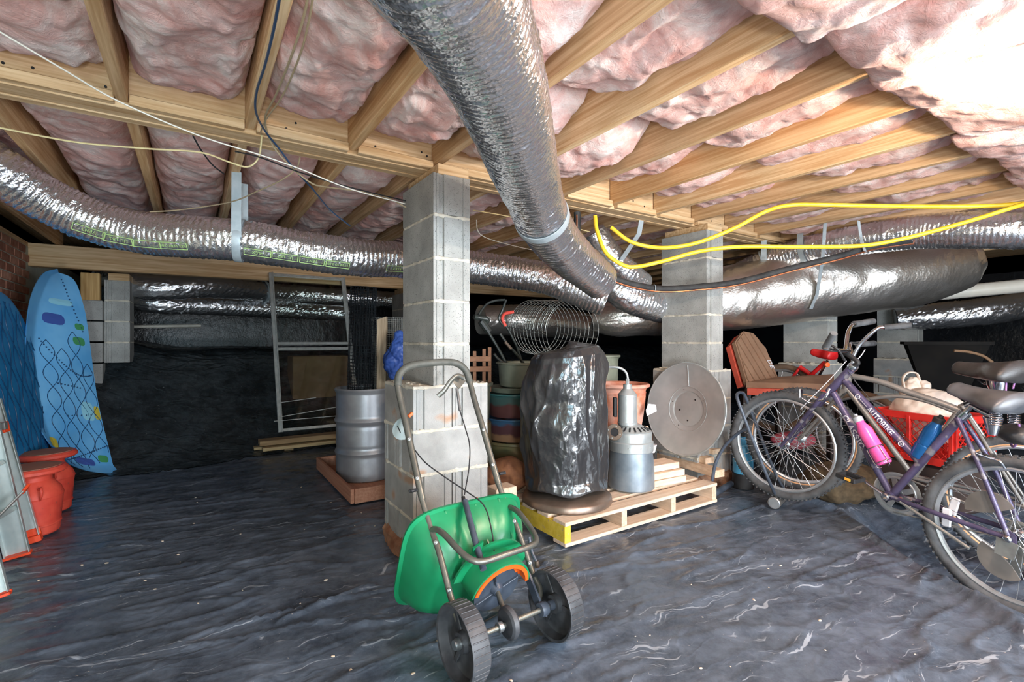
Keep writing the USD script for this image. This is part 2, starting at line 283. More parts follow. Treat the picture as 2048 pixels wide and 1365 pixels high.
for v0, v1, z0, z1 in ((WL, -1.1, -.1, JZ), (-1.1, -.1, -.1, .7), (-1.1, -.1, 1.7, JZ), (-.1, 1.05, -.1, JZ), (1.05, 2.85, 1.7, JZ), (1.05, 2.85, -.1, .3), (2.85, WR, -.1, JZ)): w.part('panel', room_box(UF - .2, UF, v0, v1, z0, z1), m_block)

C = Thing('ceiling', 'floor joists, girder and subfloor over the crawl space', None, kind='structure')
C.part('subfloor', room_box(UF - .2, UK + .2, WL - .2, WR + .2, JZ + JH, JZ + JH + .02), m_joist)
jmats = [WOOD(f'joist_wood_{i}', A, 'y', a, b, k=1 + .2 * i) for i, (a, b) in enumerate((((190, 144, 96), (224, 188, 142)), ((178, 140, 98), (212, 178, 138)), ((196, 154, 108), (230, 200, 158))))]
def board(u0, u1, v0, v1, z0, z1, b=.003): return frame(bevel_box(abs(u1 - u0), abs(v1 - v0), z1 - z0, b), UV((u0 + u1) / 2, (v0 + v1) / 2, (z0 + z1) / 2), E1, -E2, EZ)
for k in range(-2, 17):
    dz = rng.uniform(-.004, .006); C.part('floor_joist', board(UF, U0 - .003, VJ(k) - JW / 2, VJ(k) + JW / 2, JZ + dz, JZ + JH), jmats[rng.integers(3)])
    dv = .012 * (-1) ** k; C.part('floor_joist', board(U1 + .003, UB + .12, VJ(k) - JW / 2 + dv, VJ(k) + JW / 2 + dv, JZ + dz, JZ + JH), jmats[rng.integers(3)])
GZ = EYE + .845
for i in range(3):
    C.part('girder_ply', board(U0 + .001 + i * .05, U0 + .047 + i * .05, WL, WR, GZ + .003 * (i == 1), GZ + .27, .003), m_girder)
for k in range(-2, 14):
    C.part('ledger_strip', board(U0 - .034, U0, VJ(k) + JW / 2 + .002, VJ(k + 1) - JW / 2 - .002, GZ + .004, GZ + .042, .003), m_girder)
C.part('far_beam', board(UB, UB + .1, WL - .05, WR, EYE + .66, JZ - .002, .004), m_girder)
# nail heads and knots on the girder's front face
for i in range(26): C.part('nail', lathe([(0, 0), (.005, 0), (.004, .004), (0, .004)], 8, UV(U0 + .001, rng.uniform(-.6, 3.4), GZ + rng.uniform(.015, .09)), -E1), m_black, smooth=False)

# ---------------------------------------------------------------- insulation batts between the joists
def batt(u0, u1, vc, w_, zt, depth, seed, amp=.04, skew=0, step=.0125, endlift=.06):
    """a fluffy slab: a rounded section hung from zt, bulging down by depth"""
    n = max(12, int((u1 - u0) / step)); k = max(20, int((w_ + 1.4 * depth) / step)); a = np.linspace(0, np.pi, k)
    s = np.linspace(0, 1, n); U = u0 + (u1 - u0) * s
    ca, sa = np.cos(a), np.sin(a); yy = -np.sign(ca) * np.abs(ca) ** .55 * w_ / 2; zz = np.abs(sa) ** .5
    e = np.minimum(s, 1 - s) * (u1 - u0); ef = np.clip(e / .10, 0, 1) ** .5
    lift = endlift * np.exp(-(s * (u1 - u0) / .16) ** 2) + endlift * np.exp(-((1 - s) * (u1 - u0) / .16) ** 2)
    dep = (depth - lift) * (.35 + .65 * ef)
    G = np.stack(np.broadcast_arrays(U[:, None], vc + yy[None], -dep[:, None] * zz[None]), -1)
    q = G + seed * 7.3
    wq = q + .06 * np.stack([meshkit.noise(q * 7, seed + 31), meshkit.noise(q * 7, seed + 32), meshkit.noise(q * 7, seed + 33)], -1)
    f = (meshkit.fbm(wq * V(3.2, 5.0, 5), 2, seed) - .5) * 2.3 * amp + (.32 - np.abs(2 * meshkit.fbm(wq * V(5, 8, 8), 3, seed + 5) - 1)) * amp * .75 + (meshkit.fbm(q * V(18, 24, 22), 4, seed + 9) - .5) * amp * .95 + (meshkit.noise(q * V(1.6, 2, 2), seed + 12) - .5) * amp * 1.1
    tear = np.clip(meshkit.noise(q * V(9, 9, 9), seed + 3) - .72, 0, 1) * amp * 3
    f = (f - tear) * np.clip(zz[None] * 1.4, 0, 1)
    G[..., 2] += zt - f; G[..., 1] += (noise(q, V(8, 8, 8), seed + 2, 2) * .035) * zz[None]
    P_ = G[..., 0:1] * E1 + G[..., 1:2] * E2 + G[..., 2:3] * EZ
    v = P_.reshape(-1, 3); F = grid_faces(n, k, False)
    base = len(v); top0 = UV(u0, vc, zt); top1 = UV(u1, vc, zt); v = np.vstack([v, top0, top1])
    L = np.arange(n) * k; Rr = L + k - 1; ex = []
    for i in range(n - 1): ex += [(L[i], L[i + 1], Rr[i + 1]), (L[i], Rr[i + 1], Rr[i])]
    for j in range(k - 1): ex += [(base, j + 1, j), (base + 1, (n - 1) * k + j, (n - 1) * k + j + 1)]
    ex += [(base, 0, k - 1), (base + 1, (n - 1) * k + k - 1, (n - 1) * k)]
    m = trimesh.Trimesh(v, np.vstack([F, np.array(ex)]), process=False); m.fix_normals(); return m
ORD = 'first second third fourth fifth sixth seventh eighth ninth tenth eleventh twelfth thirteenth fourteenth fifteenth sixteenth seventeenth eighteenth nineteenth'.split()
def bayname(k): return ORD[k + 2]
for k in range(-2, 16):
    vc = VJ(k) + .204; w_ = .366; zt = JZ + JH - .004
    near_u = [(-1.0, .60), (.68, 1.485), (1.535, 2.215)] if k >= 3 else ([(-.9, .86), (.90, 2.215)] if k >= 0 else [(.2, 2.215)])
    if k > 9: near_u = [(.68, 2.215)]
    for j, (a, b) in enumerate(near_u):
        if k >= 3 and j == 0 and k <= 9: continue
        D = JH - (.045 if k > 2 else .03) + rng.uniform(-.02, .015)
        solo('insulation_batt', batt(a, b, vc, w_, zt, D, k * 10 + j + 40, endlift=.05 if k > 2 else .022), m_batt, f'pink batt on the near side of the girder, {bayname(k)} bay from left, {["nearer", "farther"][b > 2] if len(near_u) > 1 else "single"} piece', 'insulation', smooth=True)
    if k <= 12:
        solo('insulation_batt', batt(2.41, 4.2 if k > 6 else UB - .02, vc + .0, w_ - .02, zt, JH - .05 + rng.uniform(-.03, .01), k * 10 + 300, step=.018), m_batt, f'pink fiberglass batt beyond the girder, {bayname(k)} joist bay from the left', 'insulation', smooth=True)
# batts sagging below the joists by the lamp
for i, k in enumerate(range(3, 10)):
    vc = VJ(k) + .204
    solo('insulation_batt', batt(-.9, .66 + rng.uniform(-.03, .04), vc, .402, JZ - .003, .075 + .014 * (i % 2), 500 + k, amp=.036, endlift=.015), m_batt, f'sagging pink batt covering the joists at upper right, {ORD[i]} of its row from left', 'insulation', smooth=True)

# ---------------------------------------------------------------- concrete block piers
def cmu(L=.394, Wd=.194, Hh=.19, ends=True):
    g = [(0, 0)]
    def notch(y0, y1, d): return [(0, y0), (d, y0 + .002), (d, y1 - .002), (0, y1)]
    left = notch(.036, .041, .004) + notch(.138, .166, .012) + notch(.176, .181, .004)
    pts = [(0, 0)] + left + [(0, Wd), (L, Wd)] + [(L - x_, y_) for x_, y_ in reversed(left)] + [(L, 0)]
    m = extrude_polygon(Polygon(pts), Hh, engine='earcut'); m.apply_translation([-L / 2, -Wd / 2, 0]); return m
m_stain = MAT('stained_block', (150, 150, 147), (180, 179, 176), scale=5, rough=.95, bump=.7, bscale=170, spots=(5, .66, (182, 150, 126)), spec=.2, bdist=.003)
def mortar(L, Wd, z, c, seed):
    b = dense(bevel_box(L + .004, Wd + .004, .019, .004), .016); b = rough(b, .009, 46, seed); return frame(b, V(c[0], c[1], z), E1, -E2, EZ)
def pier(name, u, v, label, top, base_courses=4, foot=True):
    t = Thing(name, label, 'pier', UV(u, v, 0)); cst = .2032; zb = EYE - .21 - base_courses * cst
    for i in range(base_courses):
        z = zb + i * cst; along = (base_courses - i) % 2 == 1          # odd from the top: block ends face the camera
        for s_ in (-1, 1):
            b = cmu(); o = s_ * .0995
            t.part('concrete_block', frame(b, UV(u, v + o, z) if along else UV(u + o, v, z), E1 if along else E2, -E2 if along else E1, EZ), m_stain, smooth=False)
        t.part('mortar_joint', mortar(.392, .392, z + .1955, UV(u, v), i + 10), m_mortar)
    z = EYE - .21; i = 0
    while z < top - .05:
        t.part('concrete_block', frame(cmu(), UV(u, v, z), E1, -E2, EZ), m_block, smooth=False)
        if z + .3 < top: t.part('mortar_joint', mortar(.390, .188, z + .1955, UV(u, v), i + 30), m_mortar)
        z += cst; i += 1
    t.part('shim', board(u - .19, u + .19, v - .07, v + .095, z - .012, (GZ if u < 4 else EYE + .66) - .001), m_girder)
    # crumbs of mortar squeezed out on the wide course, red clay at the foot
    cr = [rough(icosphere(subdivisions=1, radius=rng.uniform(.008, .02)), .006, 60, j) for j in range(16)]
    for j, q in enumerate(cr): q.apply_scale([1, 1, .5]); q.apply_translation(UV(u - .17 + .34 * rng.random(), v - .13 - .05 * rng.random(), EYE - .205) if j % 2 else UV(u - .17 + .34 * rng.random(), v + .13 + .05 * rng.random(), EYE - .205))
    if base_courses: t.part('mortar_crumbs', cr, m_mortar, kind='stuff')
    if foot:
        f_ = dense(frame(bevel_box(.43, .43, .17, .03), UV(u, v, .0), E1, -E2, EZ), .02); t.part('clay_footing', rough(f_, .024, 11, 3), m_clay, label='red clay around the foot of the pier')
    return t
pier('block_pier', 2.299, 1.037, 'grey concrete block pier standing behind the green spreader', EYE + .81)
pier('block_pier', 2.315, 3.14, 'grey concrete block pier behind the round metal reflector disc', EYE + .81)
pier('block_pier', 2.315, 4.93, 'shadowed block pier behind the bicycle handlebars', EYE + .81, foot=False)
pier('block_pier', 2.315, 7.1, 'shadowed block pier at the far right behind the bicycles', EYE + .81, foot=False)
pier('block_pier', 6.25, -.62, 'short block pier in the dark back left corner beyond the pools', EYE + .60, base_courses=0, foot=False)
pier('block_pier', 5.9, 2.25, 'far block pier behind the pots and the wire fencing roll', EYE + .62, foot=False)
# ---------------------------------------------------------------- foil ducts
def foil_tube(pts, r, seed, amp=.006, step=.0065, nth=80, ribs=.026, rib=.0016, sag=.010, along=46, twist=.8):
    r = np.asarray(r, float) * np.ones(len(pts)); c = spline(pts, 12); rr = np.interp(np.linspace(0, 1, len(c)), np.linspace(0, 1, len(pts)), r)
    L = np.r_[0, np.cumsum(np.linalg.norm(np.diff(c, axis=0), axis=1))]; n = max(8, int(L[-1] / step)); s = np.linspace(0, L[-1], n)
    c = np.stack([np.interp(s, L, c[:, k]) for k in range(3)], 1); rr = np.interp(s, L, rr)
    d, sx, sy = frames(c); a = np.linspace(0, 2 * np.pi, nth, endpoint=False); S = s[:, None] + 0 * a[None]; Ca, Sa = np.cos(a)[None] + 0 * S, np.sin(a)[None] + 0 * S
    q = np.stack([S * along + twist * Ca * 2, Ca * 3.2, Sa * 3.2], -1) + seed * 11.7
    wr = (np.abs(2 * meshkit.fbm(q, 3, seed) - 1) - .3) * 1.5
    patch = np.clip(meshkit.noise(np.stack([S * 7, Ca * 2, Sa * 2], -1) + seed, seed + 4) * 1.8 - .25, .15, 1)
    fine = meshkit.fbm(np.stack([S * 150, Ca * 7, Sa * 7], -1) + seed, 2, seed + 7) - .5
    R = rr[:, None] + amp * wr * patch + amp * .6 * fine + rib * np.sin(2 * np.pi * S / ribs) + sag * (meshkit.fbm(np.stack([S * 5, Ca * 1.2, Sa * 1.2], -1) + seed, 2, seed + 2) - .5)
    v = (c[:, None] + R[..., None] * (Ca[..., None] * sx[:, None] + Sa[..., None] * sy[:, None])).reshape(-1, 3)
    f = grid_faces(n, nth); k = np.arange(nth); k2 = (k + 1) % nth; N = len(v); v = np.vstack([v, c[0], c[-1]])
    f = np.vstack([f, np.stack([np.full(nth, N), k2, k], 1), np.stack([np.full(nth, N + 1), (n - 1) * nth + k, (n - 1) * nth + k2], 1)])
    return fixed(trimesh.Trimesh(v, f, process=False)), c
def band(c, d, R, w=.045, n=60, sy=1.0):
    """a flat strap ring around a duct at c, whose axis is d"""
    d = nrm(d); s, t = perp(d); return ring(V(*c), s, t, R, .003, n, 6, flat=(.0035, w / 2))
def strip(pts, wdir, w=.045, th=.003): 
    pts = [np.asarray(p, float) for p in pts]; wd = nrm(wdir); out = []
    for a, b in zip(pts[:-1], pts[1:]): 
        d = nrm(b - a); n_ = nrm(np.cross(d, wd)); out.append(hull([p + wd * i * w / 2 + n_ * j * th / 2 for p in (a - d * .001, b + d * .001) for i in (-1, 1) for j in (-1, 1)]))
    return out
def duct(label, pts, r, seed, mat=None, hang=(), name='flex_duct', **kw):
    m, c = foil_tube(pts, r, seed, **kw); t = Thing(name, label, 'air duct', V(*c[len(c) // 2][:2], c[:, 2].min() - .1))
    t.part('foil_jacket', m, mat or m_foil, smooth=True); r0 = float(np.mean(r))
    for f, up, R in hang:                             # a strap at the fraction f of the run, hung from a joist (up = height of its top) or only wrapped round
        i = int(f * (len(c) - 1)); d = nrm(c[min(i + 2, len(c) - 1)] - c[max(i - 2, 0)]); st = [band(c[i], d, R)]
        if up:
            sd = perp(d)[0]
            for s_ in (-1, 1): st += strip([c[i] + sd * s_ * R * .98, c[i] + sd * s_ * R * .9 + V(0, 0, up - c[i][2])], d)
        t.part('hanger_strap' if up else 'duct_tie', st, m_strap)
    return t, c
px = lambda L: [at(*p) for p in L]
t1, c1 = duct('large silver foil duct sweeping overhead from the top middle', px([(720, -520, .50), (838, -160, .69), (925, 0, .92), (1000, 180, 1.28), (1064, 383, 2.02), (1094, 455, 2.32), (1140, 512, 2.62), (1200, 562, 2.9)]), [.125, .125, .125, .125, .124, .122, .12, .11], 3, hang=((.69, None, .127),), amp=.0055, along=85, twist=1.5, step=.004, nth=92)
PT = [(-160, 215, 1.95), (-60, 300, 2.08), (0, 343, 2.15), (100, 403, 2.3), (200, 446, 2.42), (300, 468, 2.5), (475, 481, 2.57), (680, 512, 2.8), (800, 521, 3.0), (945, 535, 3.25), (1080, 555, 3.3), (1150, 578, 3.3), (1212, 602, 3.28)]
t2, c2 = duct('long silver foil duct with printed markings running across the left half', px(PT), .109, 8, hang=((.366, JZ, .112),), amp=.010, along=62, step=.005)
# printing on its lower front side: boxed marks, letters upside down as the duct hangs
def on_duct(c, f, ang, R):
    i = int(f * (len(c) - 1)); p = c[i]; d = nrm(c[i + 2] - c[i - 2]); o = perp(d)[0]; o = o if o @ (V(0, 0, EYE) - p) > 0 else -o
    n = nrm(o * math.cos(ang) - np.cross(d, o) * math.sin(ang) * (1 if np.cross(d, o)[2] > 0 else -1)); return p + n * R, d, n
m_print = MAT('duct_print_green', (168, 200, 128), rough=.5)
prt, rings = [], []
cpx = 1024 + FPX * c2[:, 0] / np.maximum(c2[:, 1], .3)
f_at = lambda x_: np.abs(cpx - x_).argmin() / (len(c2) - 1)
for f, words in ((f_at(196), ['VENT', 'UL 181', '', 'FLEX VENT 0 00']), (f_at(520), ['FLEX', 'UL 181', 'VENT', '125 BTU 0 00']), (f_at(783), ['FLEX', 'VENT'])):
    for j, wd in enumerate(words):
        p, d, n = on_duct(c2, f + .0355 * j, .62, .118); up = nrm(np.cross(n, d)); up = up if up[2] > 0 else -up; X_ = -d if np.cross(-d, -up) @ n > 0 else d
        for sgn in (-1, 1):
            rings += [bar(p - d * .062 + up * sgn * .018, p + d * .062 + up * sgn * .018,   .0040, .003, n), bar(p + d * sgn * .062 - up * .018, p + d * sgn * .062 + up * .018, .0040, .003, n)]
        if wd: prt.append(text_on(wd, .016 if len(wd) < 8 else .012, p - n * .0005, X_, np.cross(n, X_)))
for m_ in prt: t2.part('printed_lettering', m_, m_print, smooth=False, label='green printed letters on the jacket')
for i in range(0, len(rings), 4): t2.part('printed_box', rings[i:i + 4], m_print, smooth=False, label='printed green box on the jacket')
TR = [(1185, 640, 4.2), (1240, 636, 4.15), (1330, 620, 4.15), (1460, 597, 4.2), (1600, 576, 4.15), (1750, 557, 4.05), (1850, 541, 4.0), (1925, 524, 3.95), (1962, 514, 3.9)]
t3, c3 = duct('wide silver trunk duct behind the second pier and above the bicycles', px(TR), [.10, .16, .22, .285, .29, .28, .27, .22, .10], 12, m_foil2, amp=.006, ribs=.5, rib=.001, sag=.03, along=12, nth=96, step=.012)
i = int(.385 * len(c3)); pp = c3[i]; dd = nrm(c3[i + 3] - c3[i - 3])
sd = perp(dd)[0]; sd = sd if sd[1] < 0 else -sd
t3.part('hanger_strap', strip([at(1652, 425, 3.62), at(1645, 520, 3.68), at(1637, 570, 3.84), at(1634, 590, 3.86), at(1622, 618, 3.92)], E2, .05), m_strap)
t3.part('hanger_strap', strip([at(1717, 442, 3.1), at(1722, 475, 3.14), at(1730, 503, 3.12)], E2, .04), m_strap)
duct('silver foil duct at upper right under the last joists', px([(1470, 552, 4.3), (1560, 515, 4.1), (1650, 492, 3.85), (1750, 475, 3.6), (1850, 463, 3.4), (1950, 460, 3.2), (2048, 458, 3.05), (2230, 448, 2.85)]), [.10, .11, .11, .115, .12, .125, .125, .125], 17, amp=.010, along=26, hang=((.12, JZ, .112), (.26, JZ, .114)))
duct('short silver foil duct piece behind the yellow tubing', px([(1186, 462, 3.5), (1212, 505, 3.55), (1252, 545, 3.6), (1288, 568, 3.7)]), [.085, .1, .1, .08], 21, amp=.009, along=40)
solo('duct_strap', strip([at(1283, 440, 3.4), at(1278, 468, 3.42), at(1262, 492, 3.45), at(1243, 520, 3.46)], E2, .045), m_strap, 'pale blue strap over the short foil duct behind the tubing', 'strap')
duct('silver foil duct elbow below the black pipe, left of the second pier', px([(1205, 556, 3.75), (1245, 588, 3.75), (1290, 606, 3.8), (1345, 622, 3.9)]), [.10, .12, .125, .12], 23, amp=.010, along=34)
duct('dark foil duct under the far beam, upper of the two at left', px([(205, 548, 5.15), (290, 574, 5.1), (420, 573, 5.5), (540, 586, 6.2), (640, 592, 6.6), (760, 600, 6.9), (900, 606, 7.1)]), [.12, .135, .135, .125, .12, .12, .12], 27, amp=.016, along=30, step=.012, hang=((.42, None, .14),))
duct('dark foil duct under the far beam, lower of the two at left', px([(225, 585, 5.45), (300, 606, 5.4), (420, 612, 5.8), (560, 620, 6.3), (700, 628, 6.6)]), [.10, .11, .11, .11, .1], 31, amp=.016, along=30, step=.012)
duct('dim greenish foil duct behind the wire fencing roll', px([(960, 640, 5.0), (1040, 642, 5.2), (1120, 646, 5.1), (1190, 655, 4.9)]), [.15, .17, .16, .12], 35, m_foil2, amp=.008, along=14, step=.012)
duct('dark foil duct at the far right behind the bicycle saddles', px([(1790, 640, 5.7), (1880, 632, 5.5), (1980, 622, 5.3), (2080, 606, 5.2), (2240, 600, 5.0)]), [.12, .15, .15, .15, .15], 39, amp=.018, along=30, step=.012)

# ---------------------------------------------------------------- pipes, hoses, cables
def line(name, label, cat_, pts, r, mat, n=10, k=10): return solo(name, tube(spline(pts, k), r, n), mat, label, cat_)
m_pvc = MAT('pvc_pipe', (226, 220, 206), (236, 230, 218), rough=.35); m_copper = MAT('copper_tube', (196, 112, 74), (214, 134, 96), scale=12, rough=.35, metal=.85)
m_foam = MAT('foam_pipe_wrap', (34, 35, 36), (58, 58, 58), scale=14, rough=.75, bump=.3, bscale=80); m_yellow = MAT('yellow_tubing', (232, 190, 40), (244, 206, 66), scale=20, rough=.4)
LS = [(1154, 425, 3.1), (1158, 476, 3.1), (1188, 532, 3.12), (1240, 562, 3.16), (1318, 578, 3.22), (1400, 574, 3.22), (1480, 564, 3.22), (1580, 538, 3.2), (1680, 513, 3.15), (1745, 494, 3.18), (1830, 482, 3.42), (1930, 468, 3.42), (2060, 455, 3.4)]
t = Thing('line_set', 'black foam wrapped pipe with a copper tube sagging across the second pier', 'pipe', at(1320, 578, 3.2))
t.part('foam_pipe', tube(spline(px(LS), 10), .0215, 14), m_foam)
t.part('copper_tube', tube(spline([p + V(-.004, -.018, -.021) for p in px(LS)], 10), .005, 8), m_copper, label='thin bare copper tube along the foam')
for p, q in ((at(1225, 555, 3.15), at(1245, 564, 3.16)), (at(1308, 577, 3.21), at(1330, 578, 3.22))): t.part('tie', ring(p, *perp(nrm(q - p)), .0235, .0025, 20, 6), m_strap)
solo('drain_pipe', tube([at(1835, 592, 4.75), at(2150, 562, 4.3)], .062, 24), m_pvc, 'white plastic drain pipe under the trunk duct at right', 'pipe')
YA = [(1190, 432, 3.0), (1194, 462, 2.98), (1212, 506, 2.96), (1245, 530, 2.95), (1272, 534, 2.95), (1325, 523, 2.95), (1400, 503, 2.95), (1480, 494, 2.94), (1600, 494, 2.92), (1720, 492, 2.9), (1800, 479, 2.86), (1880, 459, 2.8), (1960, 436, 2.72), (2050, 408, 2.6), (2150, 385, 2.4)]
YB = [(1222, 455, 3.02), (1258, 482, 3.0), (1300, 494, 3.0), (1345, 495, 2.98), (1400, 484, 2.98), (1470, 456, 2.97), (1530, 424, 2.96), (1578, 411, 2.95), (1650, 410, 2.9), (1800, 413, 2.85), (1950, 413, 2.78), (2048, 407, 2.66), (2150, 392, 2.5)]
line('gas_tube', 'yellow flexible tube in the lower, longer loop left of the second pier', 'tube', px(YA), .0125, m_yellow, 12)
line('gas_tube', 'yellow flexible tube in the upper loop across the top of the second pier', 'tube', px(YB), .0125, m_yellow, 12)
m_decal0 = MAT('socket_white', (220, 216, 208), rough=.5)
m_white = MAT('cable_white', (226, 222, 208), rough=.4); m_cream = MAT('cable_cream', (216, 200, 150), rough=.45); m_tan = MAT('cable_tan', (168, 150, 120), rough=.5); m_blue = MAT('cable_blue', (40, 66, 96), rough=.4)
def wire(label, pts, mat, r=.0032): return solo('cable', tube(spline(px(pts), 8), r, 6), mat, label, 'cable')
wire('taut white cable crossing the upper left under the girder', [(-60, 28, 1.30), (0, 64, 1.36), (120, 135, 1.48), (240, 204, 1.62), (400, 272, 1.78), (520, 310, 1.92), (600, 338, 2.0), (700, 378, 2.1), (810, 408, 2.4)], m_white, .0028)
wire('cream cable looping below the girder at far left', [(-60, 248, 1.7), (0, 256, 1.75), (80, 272, 1.8), (170, 287, 1.85), (300, 298, 1.92), (400, 305, 1.97), (460, 325, 2.0), (495, 334, 2.02), (516, 318, 2.02), (522, 290, 2.02), (524, 262, 1.99)], m_cream, .0036)
wire('tan cable running along the underside of the middle left joist', [(618, -20, 1.2), (606, 40, 1.3), (580, 120, 1.46), (552, 190, 1.68), (530, 238, 1.86), (545, 290, 2.0), (580, 332, 2.06), (622, 366, 2.12), (652, 374, 2.2), (720, 383, 2.3), (770, 394, 2.38), (812, 415, 2.45)], m_tan, .0036)
wire('second tan cable beside it on the underside of the joist', [(628, -20, 1.2), (618, 40, 1.3), (600, 110, 1.44), (566, 190, 1.66), (534, 236, 1.84), (522, 262, 1.96), (524, 270, 2.0)], m_tan, .003)
wire('dark blue cable running down the left face of that joist', [(562, -20, 1.165), (547, 60, 1.315), (530, 130, 1.48), (513, 185, 1.64), (512, 225, 1.76), (530, 262, 1.92), (560, 300, 2.02), (590, 340, 2.08), (625, 378, 2.2), (660, 420, 2.5), (700, 452, 2.7)], m_blue, .004)
wire('thin black cable hanging beyond the girder', [(386, 272, 1.95), (402, 300, 2.05), (425, 330, 2.15), (448, 348, 2.22)], m_black, .0034)
wire('black cable pulled tight toward the near pier', [(470, 303, 1.98), (520, 315, 2.0), (600, 345, 2.06), (700, 375, 2.12), (811, 402, 2.4)], m_black, .003)
wire('tan cable drooping down onto the long foil duct', [(600, 315, 2.0), (592, 338, 2.05), (560, 362, 2.1), (510, 385, 2.2), (470, 402, 2.3), (420, 412, 2.38), (350, 421, 2.42), (300, 424, 2.42)], m_tan, .003)
wire('thin white cable to the right of the near pier', [(946, 421, 2.55), (1000, 430, 2.7), (1040, 438, 2.9), (1120, 450, 3.1), (1180, 464, 3.3)], m_cream, .003)
wire('white wire end curling beside the near pier', [(953, 440, 2.6), (955, 460, 2.6), (965, 472, 2.62), (990, 482, 2.7), (1040, 495, 2.9), (1080, 503, 3.1)], m_white, .0025)
# the bare bulb in its fixture on the fifth joist
t = Thing('lamp', 'bare glowing lamp bulb by the insulation at upper right', 'lamp', LAMP + V(0, 0, .03))
t.part('socket', lathe([(0, .030), (.014, .030), (.018, .045), (.018, .075), (.040, .085), (.040, .1), (0, .1)], 24, LAMP), m_decal0)
t.part('mounting_block', board(.23, .30, 1.846, 1.90, LAMP[2] + .1, JZ + .06), m_joist)

fill_at = UV(-1.2, -.2, 0); t = Thing('fill_stand', 'added stand under the unseen fill light behind the camera', 'lamp', fill_at)  # made-up stand for the added fill light
t.part('base', lathe([(0, 0), (.14, 0), (.14, .015), (.02, .03), (.02, .26), (0, .26)], 32, fill_at), m_black); t.part('fill_holder', lathe([(0, .25), (.05, .25), (.06, .29), (0, .29)], 24, fill_at), m_decal0)
# ================================================================ left side
m_red = MAT('can_red', (196, 60, 46), (212, 82, 62), scale=10, rough=.55, spots=(34, .70, (150, 70, 58))); m_dust = MAT('dusty_lid', (176, 104, 84), (160, 120, 96), scale=9, rough=.8)
def milk_can(label, px_, d):
    c = at(px_, 800, d); c[2] = 0; t = Thing('milk_can', label, 'milk can', c)
    t.part('body', lathe([(0, 0), (.104, 0), (.112, .008), (.114, .045), (.119, .048), (.119, .056), (.116, .06), (.126, .19), (.130, .20), (.126, .212), (.118, .235), (.090, .272), (.080, .285), (.080, .318), (0, .318)], 56, c), m_red)
    l = t.part('lid', lathe([(0, .306), (.084, .306), (.088, .318), (.132, .322), (.141, .330), (.141, .344), (.130, .356), (0, .358)], 56, c), m_red)
    t.part('lid_top', lathe([(0, .355), (.118, .355), (.118, .3585), (.09, .361), (0, .359)], 48, c), m_dust, parent=l, label='dust covered top of the lid')
    for s_ in (-1, 1):
        e = nrm(V(.8, -.5, 0)) * s_; o = c + e * .10
        t.part('handle', tube(spline([o + V(0, 0, .245), o + e * .045 + V(0, 0, .262), o + e * .052 + V(0, 0, .225), o + e * .022 + V(0, 0, .195)], 6), .006, 8), m_red)
    return t
milk_can('red metal milk can with dusty lid, the nearer one beside the ladder', 64, 2.60)
milk_can('red metal milk can with dusty lid, the farther one against the blue pools', 94, 2.95)

m_alu = MAT('aluminium', (184, 198, 198), (204, 214, 212), scale=12, rough=.35, metal=.5); m_orange = MAT('orange_plastic', (226, 74, 36), rough=.45); m_steel = MAT('dull_steel', (140, 142, 140), (168, 170, 166), scale=14, rough=.4, metal=.7)
def channel(p0, p1, w, h, up, th=.004):
    d = nrm(p1 - p0); s_, u_ = perp(d, up); return [bar(p0, p1, w, th, up), bar(p0 + s_ * w / 2 + u_ * h / 2, p1 + s_ * w / 2 + u_ * h / 2, th, h, up), bar(p0 - s_ * w / 2 + u_ * h / 2, p1 - s_ * w / 2 + u_ * h / 2, th, h, up)]
t = Thing('step_ladder', 'aluminium step ladder with orange feet at the left edge of the floor', 'ladder', atz(30, 1110, 0))
face = nrm(V(.55, -.83, .1))
rails = [(atz(36, 1108, .012), at(-52, 745, 2.20), .085), (atz(66, 1080, .012), at(-14, 800, 2.42), .06), (atz(2, 1188, .012), at(-60, 950, 1.98), .05), (atz(-60, 1170, .012), at(-140, 800, 2.05), .06)]
for (p0, p1, w_) in rails:
    r_ = t.part('rail', channel(p0, p1, w_, .028, face), m_alu, smooth=False); d_ = nrm(p1 - p0)
    t.part('foot', [bar(p0 - d_ * .010, p0 + d_ * (.055 if w_ == .06 else .004), w_ + .014, .014, face), bar(p0 - d_ * .012 + face * .02, p0 + d_ * (.02 if w_ == .06 else .0) + face * .02, w_ + .014, .03, face)], m_orange, label='orange plastic foot', smooth=False)
t.part('spreader_bar', bar(at(-30, 1062, 2.12), at(53, 977, 2.26), .008, .034, face), m_steel, smooth=False); t.part('bar_tip', bar(at(46, 984, 2.24), at(56, 973, 2.27), .012, .036, face), m_orange, smooth=False)
for f in (.25, .5, .75):
    t.part('step', bar(rails[0][0] * (1 - f) + rails[0][1] * f, rails[3][0] * (1 - f) + rails[3][1] * f, .02, .08, V(.5, -.8, 0)), m_alu, smooth=False)
t.part('top_cap', bar(at(-70, 868, 2.28), at(14, 854, 2.34), .05, .05, EZ), m_orange, smooth=False, label='orange plastic top cap')
t.part('cap_tread', bar(at(-70, 862, 2.25), at(13, 852, 2.31), .03, .034, EZ), m_steel, smooth=False)

